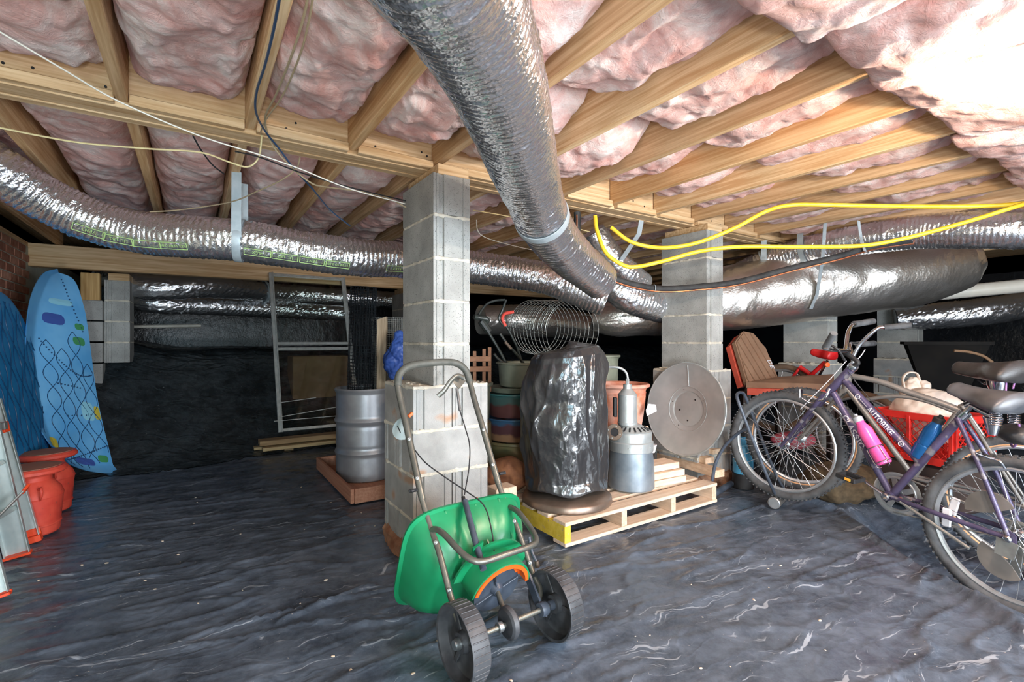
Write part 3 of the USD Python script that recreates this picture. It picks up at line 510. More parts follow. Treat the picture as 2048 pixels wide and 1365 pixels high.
# ---- wading pools leaning on the brick wall
m_pool = MAT('pool_blue', (92, 172, 232), (120, 192, 242), scale=3, rough=.35, bump=.08, bscale=12); m_pool2 = MAT('pool_deep_blue', (22, 116, 176), (32, 134, 194), scale=3, rough=.4)
m_line = MAT('pool_print', (20, 66, 104), rough=.5); m_pr = [MAT(f'pool_print_{i}', c_, rough=.5) for i, c_ in enumerate(((206, 190, 70), (70, 150, 96), (64, 92, 170), (196, 84, 84), (150, 214, 236)))]
def surf_lines(S, curves, r=.003, lift=.002):
    return [tube(np.array([S(a, b, lift) for a, b in cv]), r, 6) for cv in curves]
R0 = 4.30; pc = UV(R0, -.945, .76)
def poolB(r_, th, lift=0): return pc + .66 * r_ * (math.cos(th) * E1 + math.sin(th) * nrm(EZ - .16 * E2)) + E2 * (.03 + lift)
t = Thing('wading_pool', 'deep blue plastic wading pool standing on edge against the brick wall', 'wading pool', V(pc[0], pc[1], .08))
nB = nrm(np.cross(E1, nrm(EZ - .16 * E2))); nB = nB if nB @ E2 > 0 else -nB
t.part('pool_shell', lathe([(0, .03), (.54, .03), (.585, .02), (.64, -.12), (.66, -.13), (.66, -.136), (.635, -.13), (.578, .012), (.535, .022), (0, .022)], 72, pc, nB), m_pool2)
yb = nrm(EZ - .16 * E2); SB = lambda a, b, l: pc + E1 * a + yb * b + nB * (.03 + l)
cv = []
for a0 in np.arange(-.46, .5, .155):
    for sg in (-1, 1):
        c_ = [(a0 + sg * .062 * math.sin(b * 2 * np.pi / .50 + a0 * 9), b) for b in np.linspace(-.52, .52, 60)]; c_ = [(a, b) for a, b in c_ if a * a + b * b < .53 ** 2]
        if len(c_) > 4: cv.append(c_)
t.part('printed_waves', surf_lines(SB, cv, .0032), m_line, kind='stuff')
# front pool: a soft shell whose outline is given on its own leaning plane
Lp = [(113, 538), (86, 548), (64, 590), (54, 650), (52, 720), (60, 790), (77, 850), (112, 906)]; Rp = [(130, 537), (168, 556), (184, 608), (196, 680), (211, 760), (227, 845), (246, 946)]
pA, pB, pC = at(58, 720, 3.30), at(226, 946, 3.78), at(120, 540, 3.72); nP = nrm(np.cross(pB - pA, pC - pA)); nP = nP if nP[0] > 0 else -nP
cvL = resample(spline([on_plane(*p, pA, nP) for p in Lp], 8), .01); cvR = resample(spline([on_plane(*p, pA, nP) for p in Rp], 8), .01)
il = lambda C_, t_: np.array([np.interp(t_ * (len(C_) - 1), np.arange(len(C_)), C_[:, k]) for k in range(3)])
def SP(s_, t_, lift=0):
    p = il(cvL, t_) * (1 - s_) + il(cvR, t_) * s_; p = p + V(0, 0, -.045) * 4 * s_ * (1 - s_) * max(0, t_ - .85) / .15
    wdt = np.linalg.norm(il(cvL, t_) - il(cvR, t_)); e = s_ * wdt; h = .075 * max(0, 1 - e / .15) ** 1.2 - .075
    h += .05 * max(0, (t_ - .95) / .05) ** 1.5 + .012 * math.sin(9 * t_ + 5 * s_) * min(1, e * 6)
    return p + nP * (h + lift)
ns, nt = 44, 90; g = np.array([[SP(s_, t_) for s_ in np.linspace(0, 1, ns) ** 1.2] for t_ in np.linspace(0, 1, nt)]); g2 = g - nP * .008
f = grid_faces(nt, ns, False); N_ = nt * ns; edge = [(i, 0) for i in range(nt)] + [(nt - 1, j) for j in range(1, ns)] + [(i, ns - 1) for i in range(nt - 2, -1, -1)] + [(0, j) for j in range(ns - 2, 0, -1)]
E_ = [i * ns + j for i, j in edge]; fe = []
for a_, b_ in zip(E_, E_[1:] + E_[:1]): fe += [(a_, b_, b_ + N_), (a_, b_ + N_, a_ + N_)]
pm = trimesh.Trimesh(np.vstack([g.reshape(-1, 3), g2.reshape(-1, 3)]), np.vstack([f, f[:, ::-1] + N_, np.array(fe)]), process=False); pm.fix_normals()
t = Thing('wading_pool', 'light blue plastic wading pool with printed pattern leaning in front of the deeper blue one', 'wading pool', V(*pB[:2], 0)); t.part('pool_shell', pm, m_pool)
cv = []
for s0, t0, t1_ in ((.38, .42, .98), (.56, .45, .98), (.74, .36, .95), (.90, .5, .9)):
    for sg in (-1, 1): cv.append([(np.clip(s0 + sg * .085 * math.sin((t_ - t0) * 2 * np.pi / .22), .02, .98), t_) for t_ in np.linspace(t0, t1_, 50)])
t.part('printed_waves', surf_lines(SP, cv, .0024), m_line, kind='stuff')
dots = []
for cvv in ([(.3 + .65 * q_, .42 + .1 * math.sin(q_ * 2.4) + .06 * q_) for q_ in np.linspace(0, 1, 26)], [(.3 + .68 * q_, .97 - .10 * q_) for q_ in np.linspace(0, 1, 22)], [(.7 + .2 * q_, .10 + .25 * q_) for q_ in np.linspace(0, 1, 16)], [(.45 + .3 * q_, .62) for q_ in np.linspace(0, 1, 8)], [(.52 + .4 * q_, .76 - .03 * q_) for q_ in np.linspace(0, 1, 7)]):
    for a, b in cvv: m_ = icosphere(subdivisions=1, radius=.006); m_.apply_translation(SP(a, b, .001)); dots.append(m_)
t.part('printed_dots', dots, m_line, kind='stuff')
def patch(s0, t0, ra, rb, lift=.0015, n=18):
    ring_ = [SP(s0 + ra * math.cos(a), t0 + rb * math.sin(a) * (1 + .25 * math.cos(2 * a)), lift) for a in np.linspace(0, 2 * np.pi, n, endpoint=False)]; c0 = np.mean(ring_, 0) + nP * .001
    v = np.array(ring_ + [c0]); return trimesh.Trimesh(v, [(i, (i + 1) % n, n) for i in range(n)], process=False)
for s0, t0, ra, rb, ci in ((.5, .31, .16, .035, 2), (.62, .22, .2, .02, 4), (.86, .33, .07, .02, 1), (.82, .40, .09, .025, 1), (.82, .72, .09, .055, 4), (.95, .72, .04, .04, 0), (.10, .52, .06, .035, 0), (.17, .64, .035, .012, 3), (.24, .90, .06, .03, 0), (.32, .94, .08, .02, 2), (.62, .95, .13, .02, 2), (.88, .93, .07, .02, 1)):
    t.part('printed_patch', patch(s0, t0, ra, rb), m_pr[ci], smooth=False)

# ---- glass storm door leaning on the far beam, boards under it
BL, TL, dW = at(557, 866, 4.78), at(538, 546, 5.26), E2 * .80
dn = nrm(np.cross(dW, TL - BL)); dn = dn if dn[1] < 0 else -dn; up_ = nrm(TL - BL); Hd = np.linalg.norm(TL - BL)
m_frame = MAT('door_aluminium', (186, 192, 188), (210, 214, 210), scale=20, rough=.4, metal=.5)
m_glass = usdkit.material(stage, '/World/Looks/door_glass', {'f': ('fresnel', {'IOR': 1.5}), 't': ('transparent_bsdf', {'color': (.85, .88, .86)}), 'g': ('glossy_bsdf', {'roughness': .04, 'color': (1, 1, 1)}), 'm': ('mix_closure', {})}, [('f.fac', 'm.fac'), ('t.BSDF', 'm.closure1'), ('g.BSDF', 'm.closure2')], surface='m.closure')
t = Thing('storm_door', 'aluminium framed glass storm door leaning against the far beam', 'door', BL)
DP = lambda a, b, o=0: BL + E2 * a + up_ * b + dn * o
for a in (.02, .78): t.part('stile', [bar(DP(a, 0), DP(a, Hd), .045, .03, dn), bar(DP(a + .012, 0, .02), DP(a + .012, Hd, .02), .012, .014, dn)], m_frame, smooth=False)
for b in (.02, .87, .93, Hd - .02): t.part('rail', bar(DP(.04, b), DP(.76, b), .03, .026, dn), m_frame, smooth=False)
t.part('glass_pane', frame(tbox((.71, Hd - .98, .004)), DP(.4, .945 + (Hd - .97) / 2), E2, up_, np.cross(E2, up_)), m_glass, smooth=False); t.part('glass_pane', frame(tbox((.71, .82, .004)), DP(.4, .445), E2, up_, np.cross(E2, up_)), m_glass, smooth=False)
m_card = MAT('cardboard', (136, 106, 78), (150, 120, 90), scale=8, rough=.9)
q = at(636, 765, 5.65); solo('cardboard_box', frame(bevel_box(.6, .35, .62, .01), q, E2, E1 * 1, np.cross(E2, E1)), m_card, 'brown cardboard box in the dark behind the glass storm door', 'box')
m_old = WOOD('weathered_board', A, 'x', (150, 122, 88), (186, 158, 120)); m_old2 = WOOD('pale_board', A, 'x', (186, 160, 116), (212, 188, 146))
for i, (p0, L_, h_, lab, mm) in enumerate(((at(519, 888, 4.42), 1.15, .045, 'weathered plank under the storm door, the top one of the pile', m_old), (at(526, 901, 4.37), 1.1, .03, 'thin pale board under the storm door, middle of the pile', m_old2), (at(508, 899, 4.5), .9, .025, 'thin pale board under the storm door sticking out at the left', m_old2))):
    solo('board', bar(p0 + E1 * .05, p0 + E1 * .05 + E2 * L_, .14 if i == 0 else .1, h_, EZ, .003), mm, lab, 'board', smooth=False)
for i, a in enumerate((.25, .85)): q = at(519, 888, 4.42) + E1 * .06 + E2 * a; solo('wood_block', frame(bevel_box(.08, .09, q[2] - .045, .004), V(q[0], q[1], (q[2] - .05) / 2), E2, E1, -EZ), m_old, ['left', 'right'][i] + ' wooden block propping up the boards below the storm door', 'block', smooth=False)
m_wht = MAT('white_rod', (206, 210, 206), rough=.4)
for i, (a, b) in enumerate((((559, 806, 4.66), (632, 796, 4.95)), ((562, 834, 4.6), (672, 815, 4.95)), ((548, 843, 4.55), (690, 831, 4.95)))):
    solo('rod', rod(at(*a), at(*b), .004, 8), m_wht, f'thin white rod leaning across the storm door, {["upper", "middle", "lowest"][i]} of three', 'rod')

# ---- wooden tray, steel drum and what stands in it
fc = atz(705, 1010, 0); m_tray = WOOD('tray_wood', A, 'y', (170, 116, 92), (190, 140, 114)); TH = .092
t = Thing('wooden_tray', 'shallow reddish wooden tray under the steel drum', 'tray', fc)
a0, b0 = fc + V(0, 0, TH / 2 + .004), .64
t.part('side_board', bar(a0 + E1 * 0, a0 + E1 * 1.02, .022, TH, EZ), m_tray, smooth=False); t.part('side_board', bar(a0 + E2 * b0, a0 + E2 * b0 + E1 * 1.02, .022, TH, EZ), m_tray, smooth=False)
t.part('end_board', bar(a0 + E2 * .012, a0 + E2 * (b0 - .012), .022, TH, EZ), m_tray, smooth=False); t.part('end_board', bar(a0 + E1 * 1.0 + E2 * .012, a0 + E1 * 1.0 + E2 * (b0 - .012), .022, TH, EZ), m_tray, smooth=False)
t.part('bottom_panel', bar(fc + E2 * b0 / 2 + E1 * .02 + V(0, 0, .012), fc + E2 * b0 / 2 + E1 * 1.0 + V(0, 0, .012), b0 - .03, .012, EZ), m_tray, smooth=False)
m_drum = MAT('drum_grey', (140, 143, 148), (164, 167, 172), scale=5, rough=.42, metal=.55, bump=.1, bscale=40); m_drumin = MAT('drum_inside', (52, 50, 48), rough=.8)
dc = fc + E1 * .55 + E2 * .245 + V(0, 0, .02); r_ = .21
prof = [(0, 0), (r_ - .008, 0), (r_, .008)] + [(r_ + .010 * math.exp(-((z_ - .20) / .014) ** 2) + .012 * math.exp(-((z_ - .43) / .016) ** 2) - .004 * math.exp(-((z_ - .235) / .012) ** 2) - .004 * math.exp(-((z_ - .395) / .012) ** 2), z_) for z_ in np.linspace(.02, .63, 62)]
prof += [(r_ + .008, .645), (r_ + .011, .655), (r_ + .006, .665), (r_ - .004, .66), (r_ - .006, .64), (r_ - .008, .03), (0, .03)]
solo('steel_drum', lathe(prof, 72, dc), m_drum, 'open grey steel drum with two raised ribs left of the near pier', 'drum')
def wire_roll(c0, ax, R, L_, turns, n_h, wr, gap, jitter=0, seed=0, k=4, grow=.12):
    """rolled wire mesh: hoops that spiral a little, crossed by straight wires along the axis"""
    r2 = np.random.default_rng(seed); ax = nrm(ax); X_, Y_ = perp(ax); out = []; M_ = int(40 * turns)
    th = np.linspace(0, 2 * np.pi * turns, M_); rr = R * (1 - grow * th / th[-1])
    for i in range(n_h): h_ = L_ * i / (n_h - 1); out.append(tube(c0 + ax * h_ + (np.cos(th)[:, None] * X_ + np.sin(th)[:, None] * Y_) * (rr * (1 + jitter * (r2.random() - .5)))[:, None], wr, k))
    na = int(th[-1] * R / gap)
    for i in range(na): a = th[-1] * i / na; q = R * (1 - grow * a / th[-1]); e = math.cos(a) * X_ + math.sin(a) * Y_; out.append(rod(c0 + e * q, c0 + e * q + ax * L_, wr, k))
    return out
m_bwire = MAT('black_wire', (26, 30, 34), (44, 50, 54), scale=20, rough=.45, metal=.4); m_gwire = MAT('galvanised_wire', (150, 152, 146), (180, 182, 176), scale=20, rough=.4, metal=.6)
solo('wire_mesh_roll', wire_roll(at(719, 790, 3.66) - V(0, 0, .25), EZ + .03 * E2, .098, 1.06, 3.2, 42, .0019, .045, .12, 3), m_bwire, 'tight black wire mesh roll standing up in the steel drum', 'wire mesh', kind=None)
solo('wire_mesh_roll', wire_roll(at(781, 790, 3.80) - V(0, 0, .2), EZ, .145, .80, 1.3, 50, .0012, .016, 0, 4, grow=.02), m_gwire, 'fine grey hardware cloth roll behind the wooden stake', 'wire mesh')
m_stake = WOOD('stake_wood', A, 'z', (150, 130, 106), (190, 170, 144)); q0, q1 = at(763, 785, 3.60), at(763, 637, 3.66)
solo('wooden_stake', [rough(dense(hull([q0 - V(0, 0, .3) + V(i * .032, j * .022, 0) for i in (-1, 1) for j in (-1, 1)] + [q1 + V(i * .034 + .006, j * .022, .012 * i) for i in (-1, 1) for j in (-1, 1)]), .05), .004, 9, 2)], m_stake, 'weathered wooden stake standing in the steel drum', 'stake')
m_tarp = MAT('blue_tarp', (40, 70, 140), (62, 96, 170), scale=6, rough=.5, bump=.5, bscale=26)
q = trimesh.creation.icosphere(subdivisions=5, radius=1.0); q.apply_scale([.10, .09, .20]); q = rough(q, .05, 9, 5, 4); q.apply_translation(at(800, 722, 3.52)); solo('tarp_bundle', q, m_tarp, 'crumpled blue tarp bundle stuffed in the drum behind the near pier', 'tarp')

# ================================================================ middle: pallet and what is on it
m_pal = WOOD('pallet_wood', A, 'x', (208, 182, 156), (232, 212, 190)); m_pal_y = MAT('yellow_paint', (206, 176, 44), (226, 198, 80), scale=26, rough=.7, spots=(50, .66, (190, 160, 110))); m_pal_e = WOOD('pallet_stringer', A, 'y', (200, 172, 146), (226, 202, 178))
pu, pv, PL, PW, PT_ = 1.868, 1.545, 1.25, 1.0, .125
PP = lambda a, b, z=0: UV(pu + b, pv + a, z)            # a along the front edge, b to the back
t = Thing('pallet', 'pale wooden pallet with one yellow painted side', 'pallet', PP(0, 0))
for i, a in enumerate((.02, .42, .83, PL - .02)): t.part('stringer', bar(PP(a, .005, .062), PP(a, PW - .005, .062), .04, .085, EZ), m_pal_y if i == 0 else m_pal_e, smooth=False, label='yellow painted stringer' if i == 0 else None)
for b in (.05, .19, .33, .475, .62, .76, .95): t.part('deck_board', bar(PP(0, b, .114), PP(PL, b, .114), .095 if b not in (.05, .95) else .1, .019, EZ), m_pal, smooth=False)
for b in (.05, .5, .95): t.part('bottom_board', bar(PP(0, b, .0105), PP(PL, b, .0105), .1, .019, EZ), m_pal, smooth=False)
# heater base under a bag
hc = V(.312, 2.76, PT_); m_bronze = MAT('base_bronze', (120, 104, 92), (150, 132, 118), scale=7, rough=.38, metal=.7)
t = Thing('covered_heater_base', 'patio heater base wrapped in a black plastic bag on the pallet', 'patio heater', hc)
t.part('base_plate', lathe([(0, 0), (.243, 0), (.252, .006), (.254, .014), (.250, .034), (.243, .042), (.21, .058), (.12, .07), (0, .072)], 80, hc), m_bronze, label='round bronze steel base')
m_bag = usdkit.material(stage, '/World/Looks/black_bag', {'t': ('texture_coordinate', {}), 'dn': ('noise_texture', {'scale': 6, 'detail': 4}), 'dv': ('vector_math', {'math_type': 'multiply_add', 'vector2': (.12, .12, .12)}),
    'm': ('mapping', {'scale': (9, 9, 4)}), 'm2': ('mapping', {'scale': (24, 24, 13)}), 'v1': ('voronoi_texture', {'feature': 'f1', 'scale': 1.0}), 'v2': ('voronoi_texture', {'feature': 'f1', 'scale': 1.0}), 's': ('math', {'math_type': 'multiply_add', 'value2': .35}), 'b': ('bump', {'strength': .5, 'distance': .022}),
    'p': ('principled_bsdf', {'roughness': .2, 'specular_ior_level': .75}), 'c': ('noise_texture', {'scale': 3}), 'r': ('rgb_ramp', {'ramp': [(0, (.018, .019, .021)), (.5, (.03, .03, .032)), (1, (.075, .068, .062))]})},
    [('t.object', 'dn.vector'), ('dn.color', 'dv.vector1'), ('t.object', 'dv.vector3'), ('dv.vector', 'm.vector'), ('dv.vector', 'm2.vector'), ('m.vector', 'v1.vector'), ('m2.vector', 'v2.vector'), ('v2.distance', 's.value1'), ('v1.distance', 's.value3'), ('s.value', 'b.height'), ('b.normal', 'p.normal'), ('t.object', 'c.vector'), ('c.fac', 'r.fac'), ('r.color', 'p.base_color')], surface='p.BSDF')
nz, na = 170, 260; zz = np.linspace(0, 1, nz); aa = np.linspace(0, 2 * np.pi, na, endpoint=False); Z_, A_ = np.meshgrid(zz, aa, indexing='ij')
base_r = np.interp(zz, [0, .06, .14, .3, .5, .65, .78, .86, .93, .975, 1], [.226, .228, .226, .228, .232, .236, .232, .224, .21, .178, .02])
r4 = np.random.default_rng(7); fold_ = 0
for k_ in range(30):                               # pleats: sharp creases that run down the bag, some slanting
    t0_, sl_, w_, a_, z0_, zl_ = r4.uniform(0, 6.283), r4.uniform(-.9, .9) if k_ % 2 else r4.uniform(-.2, .2), r4.uniform(.05, .13), r4.uniform(.008, .019), r4.uniform(.1, .9), r4.uniform(.25, .6)
    dl_ = np.abs((A_ - t0_ - sl_ * (Z_ - .5) - .10 * np.sin(Z_ * 7 + k_) + np.pi) % (2 * np.pi) - np.pi); fold_ = fold_ + a_ * np.exp(-(dl_ / w_) ** 1.3) * np.exp(-((Z_ - z0_) / zl_) ** 4)
fold_ = fold_ + (meshkit.fbm(np.stack([np.cos(A_) * 2.2, np.sin(A_) * 2.2, Z_ * 3], -1), 2, 25) - .5) * .034 + (meshkit.fbm(np.stack([np.cos(A_) * 9, np.sin(A_) * 9, Z_ * 12], -1), 2, 26) - .5) * .006
Rr = base_r[:, None] * (1 + .04 * np.cos(2 * (A_ - .4))) + (fold_ - .018) * np.clip(np.minimum(Z_ * 14, (1 - Z_) * 9), .25, 1)
dent = np.exp(-(((A_ - 4.2 + np.pi) % (2 * np.pi) - np.pi) / .5) ** 2 - ((Z_ - .62) / .09) ** 2); Rr = Rr - .035 * dent
zt = .212 + Z_ * .79 + .03 * np.cos(A_ - .1) * (Z_ ** 6) + .012 * np.sin(5 * A_) * np.exp(-Z_ * 30)
vv = np.stack([hc[0] - .022 * np.sin(np.pi * Z_) + Rr * np.cos(A_), hc[1] + Rr * np.sin(A_), zt], -1).reshape(-1, 3); N_ = len(vv)
f = grid_faces(nz, na); k = np.arange(na); vv = np.vstack([vv, [hc[0], hc[1], .212], vv[-na:].mean(0) + V(0, 0, .004)])
f = np.vstack([f, np.stack([np.full(na, N_), (k + 1) % na, k], 1), np.stack([np.full(na, N_ + 1), (nz - 1) * na + k, (nz - 1) * na + (k + 1) % na], 1)])
bag = fixed(trimesh.Trimesh(vv, f, process=False)); t.part('plastic_bag', bag, m_bag, smooth=True, label='crinkled black plastic bag')
t.part('pole', lathe([(0, .06), (.03, .06), (.03, .30), (0, .30)], 24, hc), m_bronze)
# heater burner head
m_silver = MAT('burner_steel', (176, 182, 182), (202, 208, 208), scale=9, rough=.32, metal=.55); m_mesh = MAT('burner_screen', (120, 132, 142), (150, 160, 168), scale=7, rough=.45, metal=.5)
bc = atz(1262, 990, PT_); bc = V(bc[0] * (1 + .14 / bc[1]), bc[1] + .14, PT_ + .004)
t = Thing('heater_burner', 'silver patio heater burner head standing on the pallet', 'patio heater', bc)
t.part('screen', lathe([(0, .006), (.138, .006), (.141, .012), (.137, .16), (.128, .225), (.126, .232), (0, .232)], 64, bc), m_mesh)
t.part('collar', lathe([(.10, .23), (.132, .23), (.134, .235), (.134, .285), (.130, .29), (.127, .292), (.127, .338), (.122, .346), (.09, .352), (.09, .34), (0, .34)], 64, bc), m_silver)
cone = lathe([(0, .345), (.122, .345), (.123, .35), (.062, .385), (.05, .392), (0, .392)], 64, bc); cn = t.part('vent_cone', cone, m_silver)
for a in np.arange(0, 2 * np.pi, np.pi / 10):
    e = V(math.cos(a), math.sin(a), 0); t.part('vent_slot', bar(bc + e * .078 + V(0, 0, .3775), bc + e * .112 + V(0, 0, .3585), .010, .004, EZ, .001), m_black, parent=cn, smooth=False)
tc = bc + V(-.022, 0, 0); t.part('valve_housing', lathe([(0, .385), (.058, .385), (.060, .39), (.060, .40), (.058, .402), (.056, .545), (.057, .548), (.057, .572), (.052, .578), (.032, .602), (.026, .606), (.026, .634), (0, .634)], 48, tc), m_silver)
t.part('gas_pipe', tube(spline([tc + V(0, 0, .63), tc + V(.001, 0, .67), tc + V(-.012, 0, .71), tc + V(-.05, .0, .735), tc + V(-.11, .02, .738), tc + V(-.17, .06, .72)], 8), .008, 12), m_silver)
t.part('pipe_fitting', lathe([(0, .628), (.011, .628), (.011, .665), (.008, .67), (0, .67)], 6, tc), m_silver)
fo = bc + V(-.118, -.075, .352); fn = nrm(V(-.35, -.9, .15)); fl_ = t.part('flange', lathe([(.024, 0), (.047, 0), (.049, .003), (.047, .007), (.026, .007), (.024, .004), (.024, 0)], 40, fo, fn), m_bronze); t.part('flange_neck', lathe([(0, -.05), (.025, -.05), (.025, .002), (0, .002)], 24, fo, fn), m_black)
for i in range(4): a = i * np.pi / 2 + .3; X_, Y_ = perp(fn); t.part('bolt', lathe([(0, .006), (.004, .006), (.004, .010), (0, .010)], 8, fo + (math.cos(a) * X_ + math.sin(a) * Y_) * .037, fn), m_silver, parent=fl_)
t.part('igniter_box', frame(bevel_box(.022, .03, .12, .003), tc + V(-.072, .02, .49), V(1, 0, 0), V(0, 1, 0), EZ), m_black)
for a in (-1.9, -1.35, -.8): e = V(math.cos(a), math.sin(a), 0); t.part('screw', lathe([(0, 0), (.005, 0), (.004, .004), (0, .004)], 8, bc + e * .134 + V(0, 0, .262), e), m_silver); t.part('screw', lathe([(0, 0), (.004, 0), (.003, .003), (0, .003)], 8, tc + e * .057 + V(0, 0, .56), e), m_silver)
# boards on the pallet
m_2x4 = WOOD('lumber', A, 'x', (216, 188, 160), (238, 216, 194)); m_2x4b = WOOD('lumber_across', A + 1.1, 'x', (218, 184, 152), (240, 212, 184))
zt = PT_; q = atz(1308, 968, .15)
bd = E2 * .94 + V(.1, -.03, 0); bd = nrm(bd)
for i, (o, L_, w_) in enumerate(((V(0, 0, 0), .275, .12), (V(-.005, .0, .041), .275, .11), (V(-.02, .03, .084), .25, .13))):
    p0 = V(q[0], q[1], zt + .022) + o + E1 * .05; solo('lumber_offcut', bar(p0, p0 + bd * L_, w_, .039, EZ, .002), m_2x4, f'short pale lumber offcut beside the burner, {["bottom", "middle", "top"][i]} of its pile', 'lumber', smooth=False)
for i, (a, b, z_, h_) in enumerate((((1322, 912), (1440, 948), zt + .028, .05), ((1318, 893), (1420, 922), zt + .075, .04), ((1300, 874), (1434, 904), zt + .118, .035))):
    p0, p1 = atz(*a, z_), atz(*b, z_); solo('lumber_piece', bar(p0, p1, .085, h_, EZ, .002), m_2x4b, f'pale lumber piece lying crosswise below the metal disc, {["bottom", "middle", "top"][i]} one', 'lumber', smooth=False)
# terracotta pot and others
m_terra = MAT('terracotta', (206, 122, 90), (224, 170, 150), scale=7, rough=.8, ramp=(.4, .6), bump=.2, bscale=40)
tp = at(1243, 815, 3.48); tz = .42
solo('planter_block', frame(bevel_box(.30, .26, tz - PT_ - .002, .006), V(tp[0], tp[1] + .02, (tz + PT_) / 2), E2, E1, -EZ), m_2x4, 'pale wooden block under the terracotta pot', 'block', smooth=False)
t = Thing('terracotta_pot', 'weathered terracotta pot behind the silver burner', 'pot', V(tp[0], tp[1], tz)); t.part('pot_body', lathe([(0, 0), (.125, 0), (.14, .01), (.155, .10), (.168, .22), (.165, .262), (.172, .272), (.196, .288), (.198, .30), (.19, .308), (.178, .30), (.155, .2), (.12, .03), (0, .03)], 64, V(tp[0], tp[1], tz)), m_terra)
for z_ in (.246, .236): t.part('groove_ring', ring(V(tp[0], tp[1], tz + z_), V(1, 0, 0), V(0, 1, 0), .168, .003, 64, 6), m_terra)
m_paper = MAT('white_paper', (232, 232, 236), rough=.8); solo('paper_scrap', plate([(-.035, -.03), (.045, -.01), (.04, .035), (-.02, .05), (-.04, .01)], .002, at(1302, 822, 3.30), V(.9, .3, .1), V(0, .2, 1)), m_paper, 'white paper scrap standing beside the terracotta pot', 'paper'); solo('paper_cup', lathe([(0, 0), (.022, 0), (.034, .05), (.031, .05), (.02, .003), (0, .003)], 24, at(1303, 905, 3.15)), m_paper, 'small white paper cup among the lumber beside the burner', 'cup')
# reflector disc
rc = at(1370, 818, 3.377); rn = nrm(-E2 + V(0, 0, .13)); m_disc = MAT('spun_aluminium', (160, 164, 164), (180, 183, 182), scale=5, rough=.45, metal=.35)
t = Thing('reflector_disc', 'large round metal heater reflector leaning against the second pier', 'reflector', rc - V(0, 0, .31)); X_, Y_ = perp(rn)
t.part('dish', lathe([(0, -.036), (.118, -.036), (.128, -.028), (.152, -.026), (.158, -.022), (.300, .012), (.312, .016), (.318, .012), (.316, .004), (.30, .003), (.16, -.034), (.13, -.040), (0, -.042)], 96, rc, rn), m_disc)
t.part('rim', ring(rc + rn * .012, X_, Y_, .318, .006, 96, 10), m_silver); t.part('inner_ring', ring(rc - rn * .024, X_, Y_, .155, .003, 72, 8), m_silver)
up2 = nrm(EZ - rn * rn[2]); t.part('seam', bar(rc + up2 * .158 - rn * .020, rc + up2 * .305 + rn * .014, .008, .003, rn), m_silver, smooth=False)
for a, r_ in ((.3, .135), (1.25, .14), (-1.1, .138), (2.6, .14), (-.2, .07), (2.2, .085), (-1.6, .08)): t.part('rivet', lathe([(0, 0), (.006, 0), (.005, .003), (0, .003)], 10, rc + (math.cos(a) * X_ + math.sin(a) * Y_) * r_ - rn * (.03 if r_ > .1 else .036), rn), m_black)

# ---- pots, tools and fencing behind the near pier
m_olive = MAT('olive_pot', (116, 120, 104), (140, 144, 126), scale=6, rough=.55); 
def GLAZE(name, low, mid, top, z1, z2):
    return usdkit.material(stage, '/World/Looks/' + name, {'t': ('texture_coordinate', {}), 's': ('separate_xyz', {}), 'n': ('noise_texture', {'scale': 9, 'detail': 4}), 'a': ('math', {'math_type': 'multiply_add', 'value2': .10}), 'm': ('map_range', {'from_min': .05, 'from_max': .25, 'clamp': True}),
        'r': ('rgb_ramp', {'ramp': [(0, lin(low)), (z1 - .04, lin(low)), (z1 + .04, lin(mid)), (z2 - .05, lin(mid)), (z2 + .05, lin(top)), (1, lin(top))]}), 'p': ('principled_bsdf', {'roughness': .22})},
        [('t.object', 's.vector'), ('t.object', 'n.vector'), ('n.fac', 'a.value1'), ('s.z', 'a.value3'), ('a.value', 'm.value'), ('m.result', 'r.fac'), ('r.color', 'p.base_color')], surface='p.BSDF')
m_teal = GLAZE('teal_glaze', (96, 60, 58), (70, 96, 92), (60, 108, 108), .45, .7); m_blueg = GLAZE('blue_brown_glaze', (150, 112, 84), (92, 60, 64), (56, 92, 122), .22, .58); m_khaki = MAT('khaki_glaze', (112, 108, 74), (136, 112, 80), scale=5, rough=.4)
def pot(label, c, r0, r1, h_, mat, cat_='pot', lip=.012):
    return solo('plant_pot', lathe([(0, 0), (r0, 0), (r0 + .006, .006), (r1 * .97, h_ * .82), (r1, h_ * .9), (r1 + lip, h_ * .93), (r1 + lip, h_ * .985), (r1 + lip * .4, h_), (r1 - .012, h_ * .97), (r0 - .01, .03), (0, .03)], 64, c), mat, label, cat_)
sc = at(1030, 800, 3.32); S_ = lambda z_: V(sc[0], sc[1], z_)
pot('khaki glazed pot at the bottom of the stack behind the covered heater', S_(PT_ + .002), .15, .195, .24, m_khaki)
pot('brown and blue glazed pot second from the bottom of the stack', S_(.367), .17, .20, .155, m_blueg); pot('teal and brown glazed pot third up in the stack', S_(.524), .165, .20, .16, m_teal); pot('wide olive saucer on the teal pot', S_(.686), .16, .185, .035, m_olive, 'saucer', .008)
gp = S_(.722) + V(.065, .02, 0); pot('olive green pot holding garden tools at the top of the stack', gp, .165, .185, .165, m_olive)
pd = V(-.325, 3.17, 0)
solo('planter_stand', lathe([(0, 0), (.19, 0), (.2, .01), (.19, .5), (.17, .52), (0, .52)], 48, pd), m_khaki, 'tall khaki planter behind the near pier under an olive tub', 'planter')
pot('olive tub with a broken wooden rack in it behind the near pier', pd + V(0, 0, .522), .17, .19, .24, m_olive)
m_rack = MAT('rack_wood', (120, 84, 62), (150, 110, 84), scale=12, rough=.8)
t = Thing('wooden_rack', 'small brown wooden rack standing in the olive tub', 'rack', pd + V(0, 0, .56)); o = at(958, 760, 3.10)
